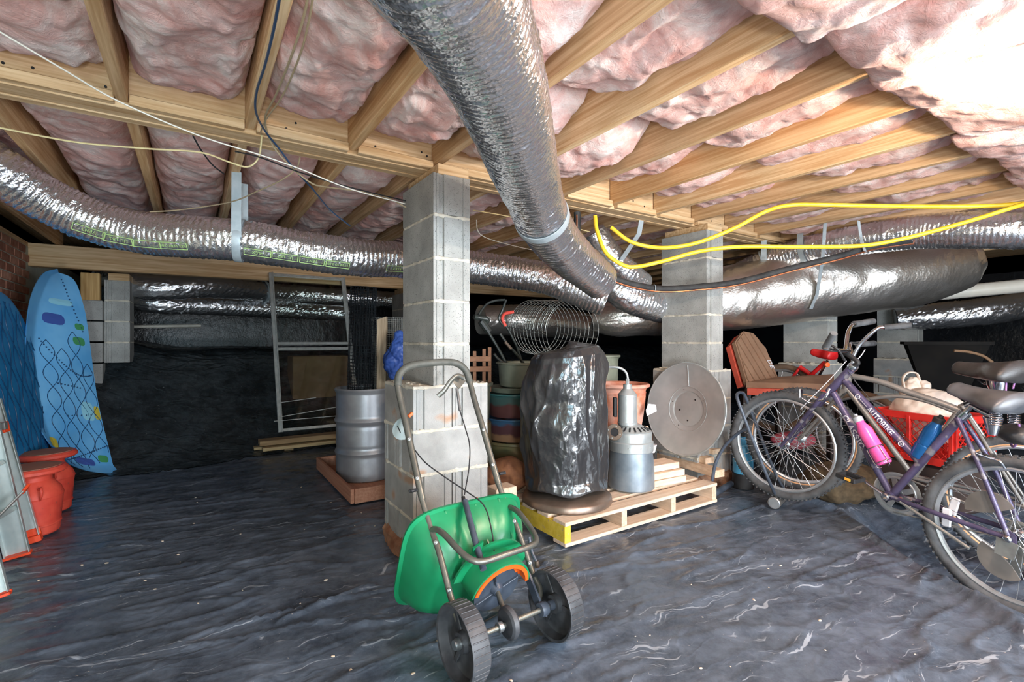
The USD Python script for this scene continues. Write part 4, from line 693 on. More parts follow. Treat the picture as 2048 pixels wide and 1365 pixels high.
for i, (a, h_) in enumerate(((-.09, .17), (-.03, .175), (.03, .19), (.065, .2))): t.part('upright', bar(V(o[0] + a, o[1] + .02 * i, .70), V(o[0] + a, o[1] + .02 * i, .79 + h_), .022, .022, V(1, 0, 0)), m_rack, smooth=False)
for z_ in (.85, .915): t.part('slat', bar(V(o[0] - .12, o[1] - .012, z_), V(o[0] + .075, o[1] + .03, z_), .012, .034, EZ), m_rack, smooth=False)
oc = V(*at(1189, 740, 3.95)[:2], 0); solo('planter_stand', lathe([(0, 0), (.19, 0), (.2, .01), (.17, .66), (.15, .68), (0, .68)], 48, oc), m_terra, 'reddish planter column behind the terracotta pot', 'planter'); pot('pale olive pot behind the covered heater, right of the bag', oc + V(0, 0, .684), .18, .195, .235, m_olive)
m_tool = MAT('tool_black', (30, 34, 32), (52, 58, 54), scale=20, rough=.4); m_grip = MAT('red_grip', (206, 70, 58), rough=.45); m_toolw = MAT('tool_steel', (150, 150, 140), rough=.4, metal=.7)
def tool(name, label, cat_, pts, r, extra=(), grip=None):
    t = Thing(name, label, cat_, at(*pts[-1])); t.part('shaft', tube(spline(px(pts), 8), r, 10), m_tool)
    for nm, pp_, rr_, mm in extra: t.part(nm, tube(spline(px(pp_), 6), rr_, 10), mm)
    return t
tool('string_trimmer', 'black handled trimmer leaning at the left in the olive pot', 'garden tool', [(962, 640, 3.22), (975, 662, 3.24), (995, 695, 3.27), (1016, 735, 3.30), (1026, 760, 3.31)], .010, [('grip', [(948, 634, 3.18), (958, 636, 3.2), (975, 640, 3.22), (968, 652, 3.23)], .017, m_tool), ('housing', [(962, 642, 3.22), (978, 664, 3.24)], .026, m_tool), ('guard_bar', [(957, 630, 3.2), (972, 610, 3.24), (990, 602, 3.27), (1010, 600, 3.3)], .008, m_tool)])
tool('loppers', 'loppers with a red grip leaning in the olive pot', 'garden tool', [(1012, 652, 3.28), (1022, 670, 3.3), (1036, 700, 3.33), (1046, 735, 3.36), (1050, 760, 3.37)], .008, [('red_handle', [(1028, 624, 3.26), (1010, 628, 3.26), (1005, 638, 3.27), (1011, 653, 3.28)], .011, m_grip), ('bow', [(1012, 600, 3.3), (1004, 622, 3.28), (998, 636, 3.28), (1002, 646, 3.28), (1012, 654, 3.28)], .009, m_tool)])
tool('long_pruner', 'long dark pruner with a wooden ferrule leaning in the olive pot', 'garden tool', [(1000, 668, 3.24), (1016, 690, 3.26), (1036, 712, 3.3), (1056, 740, 3.35)], .009, [('ferrule', [(1010, 684, 3.25), (1022, 698, 3.27)], .011, m_bronze)])
tool('trowel', 'short dark tool handle sticking out of the olive pot rim', 'garden tool', [(988, 708, 3.25), (996, 718, 3.26), (1014, 732, 3.28), (1030, 745, 3.3)], .010)
solo('fencing_roll', wire_roll(at(1068, 655, 4.15), nrm(V(.42, -.9, -.08)), .235, .62, 1.15, 11, .0024, .06, .03, 9, 5, grow=.06), m_gwire, 'loose roll of welded wire fencing above the pots', 'wire fencing')
m_leaf = MAT('dry_leaf', (150, 96, 60), (120, 72, 46), scale=18, rough=.8)
q = icosphere(subdivisions=4, radius=1); q.apply_scale([.13, .10, .10]); q = rough(q, .05, 7, 8, 3); q.apply_translation(V(-.02, 2.93, PT_ + .10)); solo('paper_sack', q, m_leaf, 'crumpled brown sack on the pallet left of the covered heater', 'sack')
t = Thing('tool_box', 'small wooden box with a metal latch on the pallet by the near pier', 'box', V(-.05, 2.62, PT_)); q = at(1004, 985, 2.62); t.part('body', frame(bevel_box(.13, .1, .12, .004), V(q[0], q[1], PT_ + .062), E2, E1, -EZ), m_pal_e, smooth=False); t.part('latch', lathe([(0, 0), (.012, 0), (.010, .012), (0, .014)], 16, V(q[0], q[1], PT_ + .07) - E1 * .052 + E2 * .02, -E1), m_black)

# ---- the dark corner at the back left
cp = at(182, 700, 4.62); t = Thing('block_column', 'narrow block column with a wooden post on it beside the short pier at back left', 'column', V(cp[0], cp[1], .62))
for i in range(4): t.part('concrete_block', frame(bevel_box(.19, .19, .186, .004), V(cp[0], cp[1], .72 + i * .2), E1, -E2, EZ), m_block, smooth=False)
t.part('wooden_post', frame(bevel_box(.10, .14, .26, .004), V(cp[0], cp[1], 1.545), E1, -E2, EZ), m_post, smooth=False)
solo('drain_pipe', tube([at(262, 654, 6.3), at(402, 652, 6.7)], .022, 16), m_pvc, 'thin pale pipe lying along the back of the dark crawl space at left', 'pipe')
# ================================================================ broadcast spreader in the foreground
m_green = MAT('spreader_green', (18, 120, 76), (30, 140, 92), scale=4, rough=.32, bump=.05, bscale=60); m_tubeg = MAT('grey_tube', (96, 96, 90), (122, 122, 114), scale=9, rough=.36, metal=.55); m_wheel = MAT('wheel_plastic', (46, 48, 52), (74, 76, 80), scale=16, rough=.5); m_slate = MAT('slate_plastic', (52, 60, 72), (78, 86, 98), scale=8, rough=.4); m_ora = MAT('orange_ring', (232, 98, 32), rough=.4); m_zinc = MAT('zinc', (170, 176, 178), rough=.3, metal=.85)
SM, SA, SF = V(0, 1.575, 0), V(.8092, .5875, 0), V(-.5875, .8092, 0)
SS = lambda s_, t_, z_: SM + SA * s_ + SF * t_ + V(0, 0, z_)
T_ = Thing('spreader', 'green broadcast spreader with a grey tube handle standing in front of the near pier', 'spreader', SS(0, .2, 0)); WR_ = .117
for s0 in (-.185, .185):
    c = SS(s0, 0, WR_ + .002)
    wl = T_.part('wheel', lathe([(.016, -.012), (.03, -.012), (.034, .006), (.085, .012), (.100, .004), (.106, -.028), (.114, -.030), (.1155, -.026), (.1155, .026), (.113, .030), (.105, .028), (.1, .018), (.085, .020), (.034, .014), (.03, .020), (.016, .020), (.016, -.012)], 72, c, SA), m_wheel)
    T_.part('tread_rib', [bar(c + e * .1156 - SA * .026, c + e * .1156 + SA * .026, .004, .003, e) for e in [math.cos(a) * EZ + math.sin(a) * SF for a in np.arange(0, 2 * np.pi, 2 * np.pi / 40)]], m_wheel, parent=wl, smooth=False, kind='stuff')
    T_.part('hub', lathe([(0, -.03), (.014, -.03), (.017, -.02), (.017, .03), (0, .03)], 20, c, SA), m_zinc if s0 < 0 else m_slate, parent=wl)
    for a in (.6, 2.6, 4.7): T_.part('wheel_spoke', bar(c + (math.cos(a) * EZ + math.sin(a) * SF) * .03 + SA * .004, c + (math.cos(a) * EZ + math.sin(a) * SF) * .1 + SA * .004, .016, .006, SA), m_wheel, parent=wl)
T_.part('axle', rod(SS(-.185, 0, WR_), SS(.185, 0, WR_), .0085, 16), m_tubeg)
gd = T_.part('drive_disc', lathe([(0, -.016), (.042, -.016), (.050, -.010), (.052, .004), (.044, .012), (.02, .014), (.02, .028), (0, .028)], 48, SS(-.012, 0, WR_ + .002), SA), m_wheel)
T_.part('axle_collar', lathe([(0, -.008), (.016, -.008), (.016, .008), (0, .008)], 20, SS(-.048, 0, WR_), SA), m_zinc)
T_.part('axle_bracket', [hull([SS(.13 + i * .004, t_, z_) for i in (-1, 1) for t_, z_ in ((-.02, .10), (.02, .09), (.10, .19), (.075, .21))])], m_slate)
T_.part('axle_clamp', lathe([(0, -.014), (.022, -.014), (.024, 0), (.022, .014), (0, .014)], 20, SS(.13, 0, WR_), SA), m_slate)
prof_ = [(.03, .118), (.06, .15), (.099, .19), (.185, .313), (.245, .375), (.319, .461), (.40, .605), (.449, .692), (.50, .775), (.54, .852)]
W_ = .165
# lower frame rails, upper handle hoop
for sg in (-1, 1):
    lr = [SS(sg * (.135 if sg > 0 else .152) if i == 0 else sg * W_, t_, z_) for i, (t_, z_) in enumerate(prof_[:7])]
    T_.part('frame_rail', tube(spline(lr, 8), .0105, 14), m_tubeg)
hoop = [SS(-W_, t_, z_) for t_, z_ in prof_[5:]] + [SS(-W_ + .012, .553, .896), SS(-W_ + .05, .560, .925), SS(-.05, .567, .936), SS(.06, .567, .940), SS(W_ - .05, .562, .932), SS(W_ - .012, .555, .902)] + [SS(W_, t_, z_) for t_, z_ in prof_[5:][::-1]]
T_.part('handle_hoop', tube(spline(hoop, 8), .0125, 16), m_tubeg); gp_ = hoop[4:12]
T_.part('handle_grip', tube(spline(gp_, 10), .0150, 16), MAT('handle_grip', (74, 76, 70), (92, 92, 86), scale=30, rough=.6), label='dark foam grip')
stand = [SS(-W_ - .002, .262, .36), SS(-W_ + .002, .225, .385), SS(-.158, .17, .385), SS(-.142, .09, .352), SS(-.125, .045, .336), SS(-.09, .028, .328), SS(0, .028, .328), SS(.10, .032, .328), SS(.14, .05, .332), SS(.158, .10, .352), SS(.164, .18, .385), SS(W_, .235, .39), SS(W_ + .002, .27, .37)]
T_.part('stand_hoop', tube(spline(stand, 8), .0105, 14), m_tubeg)
for sg in (-1, 1):
    for t_, z_ in ((.12, .222), (.215, .345), (.43, .66), (.36, .53)):
        T_.part('bolt', lathe([(0, 0), (.0075, 0), (.0065, .005), (.003, .006), (0, .004)], 12, SS(sg * W_, t_, z_) + nrm(V(.1, -1, .3)) * .0105, nrm(V(.1, -1, .3))), m_zinc)
    q = SS(sg * W_ - (.028 if sg < 0 else -.028), .335, .495); T_.part('wing_nut', [bar(q - V(.016, 0, .002), q + V(.016, 0, .003), .006, .012, EZ), lathe([(0, 0), (.006, 0), (.006, .02), (0, .02)], 10, q - SA * sg * .012, SA * sg)], m_black)
# hopper: rounded rectangle rim drawn in to the throat
c0 = SS(.01, .350, .235); HU = nrm(SF * (-.36) + EZ * .93); HX = SA; HN = nrm(np.cross(HX, HU)); HN = HN if HN[1] < 0 else -HN
def sect(dep, w_, h_, e_, off=0, n=96, rib=0):
    a = np.linspace(0, 2 * np.pi, n, endpoint=False); ca, sa = np.cos(a), np.sin(a)
    X_ = np.sign(ca) * np.abs(ca) ** e_ * w_; Y_ = np.sign(sa) * np.abs(sa) ** e_ * h_
    k_ = 1 - rib * (np.exp(-((X_ - .055) / .022) ** 2) + np.exp(-((X_ + .055) / .022) ** 2)) * (np.abs(Y_) > .3 * h_)
    return c0 + HX * X_[:, None] + HU * (Y_ * k_ + off)[:, None] + HN * dep
sec = [sect(-.004, .236, .202, .42), sect(-.008, .252, .215, .42), sect(.002, .254, .217, .42), sect(.006, .240, .205, .42), sect(.035, .232, .198, .45, 0, rib=.05), sect(.085, .218, .180, .5, -.004, rib=.09), sect(.125, .196, .150, .55, -.008, rib=.10), sect(.155, .160, .112, .6, -.014, rib=.06), sect(.178, .115, .078, .75, -.02), sect(.192, .082, .06, .9, -.026), sect(.215, .07, .055, 1, -.03)]
inn = [s_ - HN * .006 for s_ in sec[:-1:3]]
v = np.vstack(sec + [sec[-1].mean(0)[None]]); n_ = 96; f = grid_faces(len(sec), n_); N_ = len(sec) * n_; k = np.arange(n_)
f = np.vstack([f, np.stack([np.full(n_, N_), (len(sec) - 1) * n_ + k, (len(sec) - 1) * n_ + (k + 1) % n_], 1)])
sec2 = [c0 + (s_ - c0) * .965 - HN * .004 for s_ in sec]; v2 = np.vstack(sec2 + [sec2[-1].mean(0)[None]])
rimf = np.vstack([np.stack([k, (k + 1) % n_, len(v) + (k + 1) % n_], 1), np.stack([k, len(v) + (k + 1) % n_, len(v) + k], 1)])[:, ::-1]
hm = trimesh.Trimesh(np.vstack([v, v2]), np.vstack([f, f[:, ::-1] + len(v), rimf]), process=False); hm.fix_normals()
hp = T_.part('hopper', hm, m_green, smooth=40)
for a in (-.11, .015, .12): T_.part('hopper_rib', hull([c0 + HX * (a + i * .003) + HU * y_ + HN * d_ for i in (-1, 1) for y_, d_ in ((.205, .004), (.205, .012), (.12, .155), (.19, .03))]), m_green, parent=hp, smooth=False)
# shroud over the spinner, orange ring, spinner
sc_ = SS(0.01, .098, .186)
def arcband(r0, r1, d0, d1, a0, a1, n=36):
    sec = []
    for a in np.linspace(a0, a1, n):
        e = HX * math.cos(a) + HU * math.sin(a); sec.append([sc_ + e * r0 + HN * d0, sc_ + e * r1 + HN * d0, sc_ + e * r1 + HN * d1, sc_ + e * r0 + HN * d1])
    v = np.array(sec).reshape(-1, 3); f = grid_faces(n, 4); f = np.vstack([f, [(0, 2, 1), (0, 3, 2), (4 * n - 4, 4 * n - 3, 4 * n - 2), (4 * n - 4, 4 * n - 2, 4 * n - 1)]]); m = trimesh.Trimesh(v, f, process=False); m.fix_normals(); return m
T_.part('spinner_shroud', [arcband(.112, .118, -.07, .022, .1, 3.04), arcband(.100, .150, -.06, -.052, .15, 3.0)], m_green, smooth=30)
T_.part('shroud_tab', hull([sc_ + HX * (-.10 + i * .035) + HU * (.10 + .05 * j + .02 * i) + HN * (-.055 + .004 * k_) for i in (0, 1) for j in (0, 1) for k_ in (-1, 1)]), m_green, smooth=False)
T_.part('deflector_ring', arcband(.098, .111, -.01, .026, .15, 2.95), m_ora, label='orange deflector ring')
T_.part('deflector_tab', [arcband(.085, .111, -.02, -.012, .15, .8), arcband(.078, .100, -.03, .0, .55, .8)], m_ora, label='orange deflector piece')
sp = T_.part('spinner', lathe([(0, -.01), (.016, -.01), (.024, -.002), (.088, .004), (.089, .008), (.026, .006), (.018, .022), (0, .03)], 48, sc_ - HU * .01 - HN * .01, HN), m_slate, label='slate grey spreading disc')
for a in np.arange(.4, 6.2, 1.57): e = HX * math.cos(a) + HU * math.sin(a); q = sc_ - HU * .01 - HN * .002; T_.part('fin', bar(q + e * .02, q + e * .085, .004, .016, HN), m_slate, parent=sp)
T_.part('drive_shaft', rod(sc_ - HN * .02, SS(-.012, .01, WR_ + .01), .008, 12), m_tubeg)
# agitator rod, cables, trigger, dial
T_.part('control_tube', tube(spline([at(930, 1003, 1.775), at(942, 1050, 1.68), at(957, 1105, 1.60), at(967, 1140, 1.555)], 6), .011, 14), m_slate)
T_.part('tube_end', rod(at(926, 994, 1.81), at(931, 1012, 1.79), .007, 10), m_black); T_.part('rod_tip', lathe([(0, 0), (.014, 0), (.010, .012), (.004, .022), (0, .022)], 16, at(952, 1006, 1.86), HU), m_ora, label='orange rod tip')
hb = SS(W_ - .035, .553, .905)
T_.part('trigger_bracket', hull([at(912, 748, 2.07), at(932, 762, 2.10), at(918, 778, 2.06), at(906, 765, 2.05), at(914, 750, 2.11), at(930, 764, 2.12), at(917, 780, 2.09)]), m_tubeg)
T_.part('trigger_lever', tube(spline([at(928, 757, 2.06), at(915, 752, 2.04), at(902, 762, 2.02), at(888, 782, 2.0), at(876, 793, 1.99)], 6), .0065, 10, sy=1.6), m_tubeg); T_.part('cable_ferrule', rod(at(914, 778, 2.05), at(920, 822, 2.0), .006, 12), m_zinc)
T_.part('cable', tube(spline([at(920, 822, 2.0), at(930, 855, 1.98), at(939, 890, 1.95), at(938, 935, 1.9), at(929, 990, 1.83)], 8), .0024, 8), m_black); T_.part('cable', tube(spline([at(826, 896, 1.86), at(850, 925, 1.82), at(890, 955, 1.8), at(935, 985, 1.78), at(968, 1012, 1.75), at(983, 1060, 1.7), at(990, 1120, 1.64), at(992, 1165, 1.6)], 8), .0024, 8), m_black)
q = at(806, 858, 1.90); T_.part('rate_dial', plate(Polygon([(.012, .05)] + [(-.042 * math.sin(a), .05 * math.cos(a)) for a in np.linspace(.1, np.pi - .1, 16)] + [(.012, -.05)]), .004, q, V(.86, .5, 0), V(.15, -.35, .93)), m_alu); T_.part('dial_slot', bar(at(795, 853, 1.87), at(801, 866, 1.87), .004, .002, V(0, -1, 0)), m_black); T_.part('dial_pointer', bar(at(817, 834, 1.89), at(825, 826, 1.90), .012, .012, EZ), m_ora, label='orange dial pointer')
T_.part('side_arm', tube(spline([at(1058, 1075, 1.80), at(1064, 1105, 1.78), at(1073, 1125, 1.76)], 6), .006, 10), m_slate); T_.part('arm_tip', lathe([(0, -.01), (.008, -.01), (.009, .012), (0, .014)], 12, at(1074, 1128, 1.76), V(.2, 0, -1)), m_bronze)
# ================================================================ bicycles and clutter at the right
m_tire = MAT('tire_rubber', (58, 58, 60), (96, 98, 100), scale=9, rough=.85, bump=.2, bscale=90); m_gum = MAT('gum_wall', (196, 140, 96), (214, 164, 122), scale=10, rough=.75); m_rim = MAT('rim_alloy', (176, 182, 186), (196, 200, 204), scale=12, rough=.32, metal=.75); m_spoke = MAT('spoke_steel', (190, 194, 198), rough=.3, metal=.8)
m_purple = MAT('purple_frame', (62, 56, 78), (92, 84, 116), scale=6, rough=.38, metal=.25, spots=(22, .62, (128, 124, 130))); m_greyf = MAT('grey_frame', (112, 108, 104), (136, 130, 124), scale=6, rough=.38, metal=.35); m_chrome = MAT('chrome', (198, 200, 206), rough=.14, metal=1); m_saddle = MAT('saddle_vinyl', (46, 44, 44), (66, 64, 64), scale=7, rough=.42, bump=.15, bscale=120); m_saddle_l = MAT('saddle_lace_grey', (62, 64, 68), (88, 90, 95), scale=7, rough=.4); m_decal = MAT('decal_white', (224, 224, 230), rough=.5); m_redf = MAT('red_frame', (196, 26, 32), (214, 40, 40), scale=8, rough=.35)
def bike_wheel(T, c, a, R, tire=.025, wall=None, nsp=32, seed=0, knobs=True, rim=None, tmat=None):
    a = nrm(a); X_, Y_ = perp(a); tr = ring(c, X_, Y_, R - tire, tire, 96, 12); ms = [tr]
    if knobs:
        for i in range(84):
            th = 2 * np.pi * i / 84; e = math.cos(th) * X_ + math.sin(th) * Y_; tg = np.cross(a, e)
            for o, l_ in ((0, .011), (-.014, .009), (.014, .009)):
                p = c + e * (R - tire + math.sqrt(tire ** 2 - o * o) * 1.0) + a * o; th2 = .5 * np.pi / 84 * (1 if o else 0); ms.append(frame(tbox((.008, l_, .009)), p + tg * (.011 if o else 0), tg, a, e if not o else nrm(e * .8 + a * o * 30)) if True else None)
    t_ = T.part('tire', ms, tmat or m_tire, smooth=40)
    if wall is not None:
        for s_ in (-1, 1): T.part('sidewall', ring(c + a * s_ * tire * .62, X_, Y_, R - tire * 1.45, .004, 96, 6, flat=(tire * .42, .005)), wall, parent=t_)
    Ri = R - 2 * tire - .004; rm = T.part('rim', ring(c, X_, Y_, Ri, .01, 96, 8, flat=(.012, .014)), rim or m_rim)
    T.part('hub', lathe([(0, -.055), (.006, -.055), (.006, -.036), (.021, -.034), (.021, -.029), (.012, -.024), (.011, .024), (.021, .029), (.021, .034), (.006, .036), (.006, .055), (0, .055)], 24, c, a), m_chrome, parent=rm)
    for i in range(nsp):
        th = 2 * np.pi * i / nsp; s_ = 1 if i % 2 else -1; k_ = (1 if (i // 2) % 2 else -1) * .95; e = math.cos(th) * X_ + math.sin(th) * Y_; e2 = math.cos(th + k_) * X_ + math.sin(th + k_) * Y_
        T.part('spoke', rod(c + e2 * .02 + a * s_ * .031, c + e * (Ri - .006), .0014, 5), m_spoke, parent=rm)
    return rm
def saddle(T, nose, tail, up, wr=.10, wn=.03, mat=None, name='saddle', th=.055):
    d = nrm(tail - nose); s_, u_ = perp(d, up); L_ = np.linalg.norm(tail - nose); secs = []; n = 28
    for x_ in np.linspace(0, 1, 26):
        w_ = wn + (wr - wn) * (1 / (1 + math.exp(-(x_ - .58) * 13))); w_ *= min(1, (x_ / .08 + .15)) ** .6 * min(1, ((1 - x_) / .12 + .1)) ** .6
        h_ = th * (.6 + .5 * x_) * min(1, x_ / .1 + .3) * min(1, (1 - x_) / .1 + .35); rise = .018 * (1 - x_) ** 3 + .022 * x_ ** 2
        a = np.linspace(0, 2 * np.pi, n, endpoint=False); yy = np.cos(a) * w_; zz = np.where(np.sin(a) > 0, np.sin(a) * h_ * .5, np.sin(a) * h_ * .75) - .35 * h_ * np.abs(np.cos(a)) ** 3
        secs.append(nose + d * L_ * x_ + s_ * yy[:, None] + u_ * (zz + rise)[:, None])
    v = np.vstack(secs + [secs[0].mean(0)[None], secs[-1].mean(0)[None]]); f = grid_faces(26, n); k = np.arange(n); N_ = 26 * n
    f = np.vstack([f, np.stack([np.full(n, N_), (k + 1) % n, k], 1), np.stack([np.full(n, N_ + 1), 25 * n + k, 25 * n + (k + 1) % n], 1)]); return T.part(name, fixed(trimesh.Trimesh(v, f, process=False)), mat or m_saddle, smooth=True), d, s_, u_
# ---------------- the purple bicycle
HR, HF = V(2.09, 2.01, .222), V(1.66, 2.96, .395); bb = nrm(HF - HR); hz = nrm(V(bb[0], bb[1], 0)); n1 = V(-hz[1], hz[0], 0); n1 = n1 if n1[1] < 0 else -n1; bu = nrm(EZ - bb * bb[2])
Q = lambda px_, py_, o=0: on_plane(px_, py_, HR, n1) + n1 * o
K1 = Thing('bicycle', 'purple lettered bicycle in front at the right, with the pink bottle on its frame', 'bicycle', V(1.9, 2.4, 0))
sa1 = nrm(V(-.763, -.647, 0)); HFc = HF
bike_wheel(K1, HR, n1, .33, wall=None, seed=1); bike_wheel(K1, HFc, sa1, .33, seed=2)
BBp, HTp, HBp, STp = Q(1783, 991), Q(1706, 734), Q(1660, 782), Q(1927, 830); hd = nrm(HTp - HBp)
fr = K1.part('frame', [tube([HBp - hd * .01, HTp], .021, 16), tube([Q(1667, 786), BBp], .0175, 16), tube([Q(1690, 762), Q(1841, 926)], .0175, 16), tube([BBp, STp], .0175, 16), rod(BBp - n1 * .035, BBp + n1 * .035, .022, 16)]
    + [tube(spline([BBp + n1 * s_ * .025, BBp * .6 + HR * .4 + n1 * s_ * .05, HR + n1 * s_ * .062], 6), .011, 12) for s_ in (-1, 1)] + [tube(spline([STp - hd * .02 + n1 * s_ * .02, STp * .55 + HR * .45 + n1 * s_ * .052, HR + n1 * s_ * .062], 6), .0095, 12) for s_ in (-1, 1)]
    + [plate([(-.03, -.03), (.02, -.03), (.035, .0), (.01, .035), (-.02, .02)], .005, HR + n1 * s_ * .062, bb, bu) for s_ in (-1, 1)], m_purple)
def along_text(txt, p0, p1, h_, r, X=None):
    d = nrm(p1 - p0); Y_ = nrm(np.cross(n1, d)); m = meshkit.text_mesh(txt, h_, .001, True); m.apply_translation([-m.bounds[:, 0].mean(), -h_ / 2, 0]); m.apply_scale([np.linalg.norm(p1 - p0) / m.extents[0], 1, 1])
    m = dense(m, .008); v = m.vertices.copy(); v[:, 2] += np.sqrt(np.maximum(r * r - v[:, 1] ** 2, 0)); m.vertices = v; return frame(m, (p0 + p1) / 2, d, Y_, np.cross(d, Y_))
ta, tb = Q(1690, 762), Q(1841, 926); tA, tB = ta + (tb - ta) * .36, ta + (tb - ta) * .68
K1.part('frame_lettering', along_text('AUTOBIKE', tA, tB, .026, .0177), m_decal, parent=fr, smooth=False, label='large white lettering along the straight upper tube')
ta2, tb2 = Q(1667, 786), BBp; K1.part('frame_lettering', along_text('CLASSIC', ta2 + (tb2 - ta2) * .24, ta2 + (tb2 - ta2) * .56, .024, .0177), m_decal, parent=fr, smooth=False, label='white lettering along the lower tube')
for f_ in (.215, .79): q = ta + (tb - ta) * f_ + n1 * .0178; K1.part('frame_badge', ring(q, *perp(n1), .011, .002, 24, 5), m_decal, parent=fr, label='round white emblem'); K1.part('frame_badge', [bar(q - bb * .006 + bu * o_, q + bb * .006 + bu * o_, .0015, .002, n1) for o_ in (-.003, .003)], m_decal, parent=fr, smooth=False)
K1.part('pinstripe', [bar(ta + (tb - ta) * a_ + n1 * .0172 + bu * .0, ta + (tb - ta) * b_ + n1 * .0172, .0015, .002, n1) for a_, b_ in ((.235, .34),)], m_decal, parent=fr, smooth=False)
cr = HBp - hd * .03
fk = K1.part('fork', [hull([cr + sa1 * s_ * .045 + hd * o_ for s_ in (-1, 1) for o_ in (-.012, .018)] + [cr + nrm(np.cross(sa1, hd)) * .014, cr - nrm(np.cross(sa1, hd)) * .014])] + [tube(spline([cr + sa1 * s_ * .045, cr * .5 + HFc * .5 + sa1 * s_ * .052 - hd * .0, HFc + sa1 * s_ * .056 + hd * .03, HFc + sa1 * s_ * .056], 8), np.interp(np.linspace(0, 1, 25), [0, 1], [.013, .008]), 12) for s_ in (-1, 1)], m_purple)
for s_ in (-1, 1): K1.part('brake_arm', tube(spline([cr + sa1 * s_ * .05 - hd * .05, cr + sa1 * s_ * .075 + hd * .0 - nrm(np.cross(sa1, hd)) * .02, cr + sa1 * s_ * .05 + hd * .05], 5), .006, 8), m_chrome, parent=fk)
K1.part('brake_cable', tube(spline([Q(1700, 722, .03), Q(1670, 760, .05), Q(1632, 800, .06), Q(1612, 818, .05)], 6), .0022, 6), m_decal); K1.part('reflector', frame(bevel_box(.024, .012, .055, .004), Q(1622, 786, .09), V(.9, .3, 0), V(-.3, .9, 0), EZ), m_chrome, label='small clear reflector on a bracket'); K1.part('reflector_bracket', tube(spline([Q(1622, 796, .08), Q(1634, 806, .05), Q(1652, 802, .02)], 5), .004, 8), m_chrome)
hc_ = Q(1691, 702); dC = hc_[1]
K1.part('stem', tube(spline([HTp, HTp + hd * .035, hc_ + hd * -.01, hc_], 6), .0125, 14), m_black); K1.part('headset', lathe([(0, -.012), (.025, -.012), (.026, 0), (.022, .012), (0, .012)], 24, HTp, hd), m_chrome)
hbL = [hc_, hc_ + V(-.02, -.05, .0), at(1664, 700, dC - .10), at(1655, 698, dC - .16), at(1652, 694, dC - .2)]; hbR = [hc_, at(1693, 690, dC + .04), at(1696, 668, dC + .08), at(1703, 653, dC + .13), at(1712, 648, dC + .18)]
K1.part('handlebar', [tube(spline(hbL, 6), .011, 12), tube(spline(hbR, 6), .011, 12)], m_chrome); K1.part('grip', tube([at(1650, 697, dC - .18), at(1668, 667, dC - .26)], .0165, 16), m_tire); K1.part('grip', tube([at(1708, 649, dC + .17), at(1746, 643, dC + .30)], .0185, 16), m_tire)
K1.part('brake_lever', tube(spline([at(1660, 690, dC - .2), at(1676, 700, dC - .22), at(1690, 722, dC - .2)], 6), .006, 8), m_black)
# cranks, chainring, pedals, chain
cw = BBp - n1 * .045; cg = K1.part('chainring', [ring(cw, bb, bu, .098, .004, 64, 6, flat=(.010, .002)), ring(cw, bb, bu, .082, .004, 64, 6, flat=(.006, .006))] + [bar(cw + e * .02, cw + e * .085, .026, .004, n1) for e in [math.cos(a) * bb + math.sin(a) * bu for a in np.arange(0, 6.2, 1.2566)]] + [rod(cw - n1 * .004, cw + n1 * .004, .03, 20)], m_rim)
pd1 = Q(1728, 950, .07); K1.part('crank_arm', tube([BBp + n1 * .045, pd1 - n1 * .01], .0095, 10, sy=.7), m_chrome); K1.part('crank_arm', tube([BBp - n1 * .055, BBp - (pd1 - BBp - n1 * .07) - n1 * .065], .0095, 10, sy=.7), m_chrome); K1.part('crank_bolt', lathe([(0, .03), (.018, .03), (.018, .058), (.012, .062), (0, .06)], 20, BBp, n1), m_chrome)
pl = K1.part('pedal', [frame(bevel_box(.09, .012, .024, .003), pd1 + n1 * .035 - bb * 0 + V(0, 0, .0) + bu * 0, n1, bb, np.cross(n1, bb)) if False else frame(bevel_box(.095, .016, .024, .003), pd1 + n1 * o_ , bb, n1, np.cross(bb, n1)) for o_ in (.005, .085)] + [bar(pd1 + n1 * .0 + bb * s_, pd1 + n1 * .09 + bb * s_, .008, .02, EZ) for s_ in (-.044, .044)], m_black, smooth=False); K1.part('pedal_reflector', bar(pd1 + n1 * .094 - bb * .03 , pd1 + n1 * .094 + bb * .0, .004, .014, EZ), MAT('amber', (236, 170, 60), rough=.3), parent=pl, label='amber pedal reflector')
p2_ = BBp - (pd1 - BBp - n1 * .07) - n1 * .07; K1.part('pedal', [frame(bevel_box(.095, .08, .022, .003), p2_ - n1 * .04, bb, n1, np.cross(bb, n1))], m_black, smooth=False)
for z_ in (-1, 1): K1.part('chain', tube([cw + bu * .096 * z_, HR - n1 * .045 + bu * .036 * z_], .0045, 6), m_steel)
K1.part('sprocket', [ring(HR - n1 * (.036 + .004 * i), bb, bu, .045 - .006 * i, .002, 40, 6, flat=(.008, .002)) for i in range(4)], m_steel); K1.part('kickstand', tube([BBp - bb * .06 + n1 * .04, Q(1955, 1092, .07)], .008, 10), m_steel); K1.part('kickstand_mount', frame(bevel_box(.05, .05, .025, .004), BBp - bb * .06 + n1 * .01, bb, n1, np.cross(bb, n1)), m_chrome)
for a in (2.75, 4.85, .65):
    e = bb * math.cos(a) + bu * math.sin(a); t2_ = np.cross(n1, e); P_ = [(.085 * math.cos(x_) + .06, .085 * math.sin(x_)) for x_ in np.linspace(-1.9, 1.0, 14)] + [(.07, .03), (.05, -.01)]
    K1.part('spoke_weight', plate(P_, .006, HR + n1 * .022 + e * .05, e, t2_), m_greyf, label='grey crescent plate on the rear spokes', smooth=False)
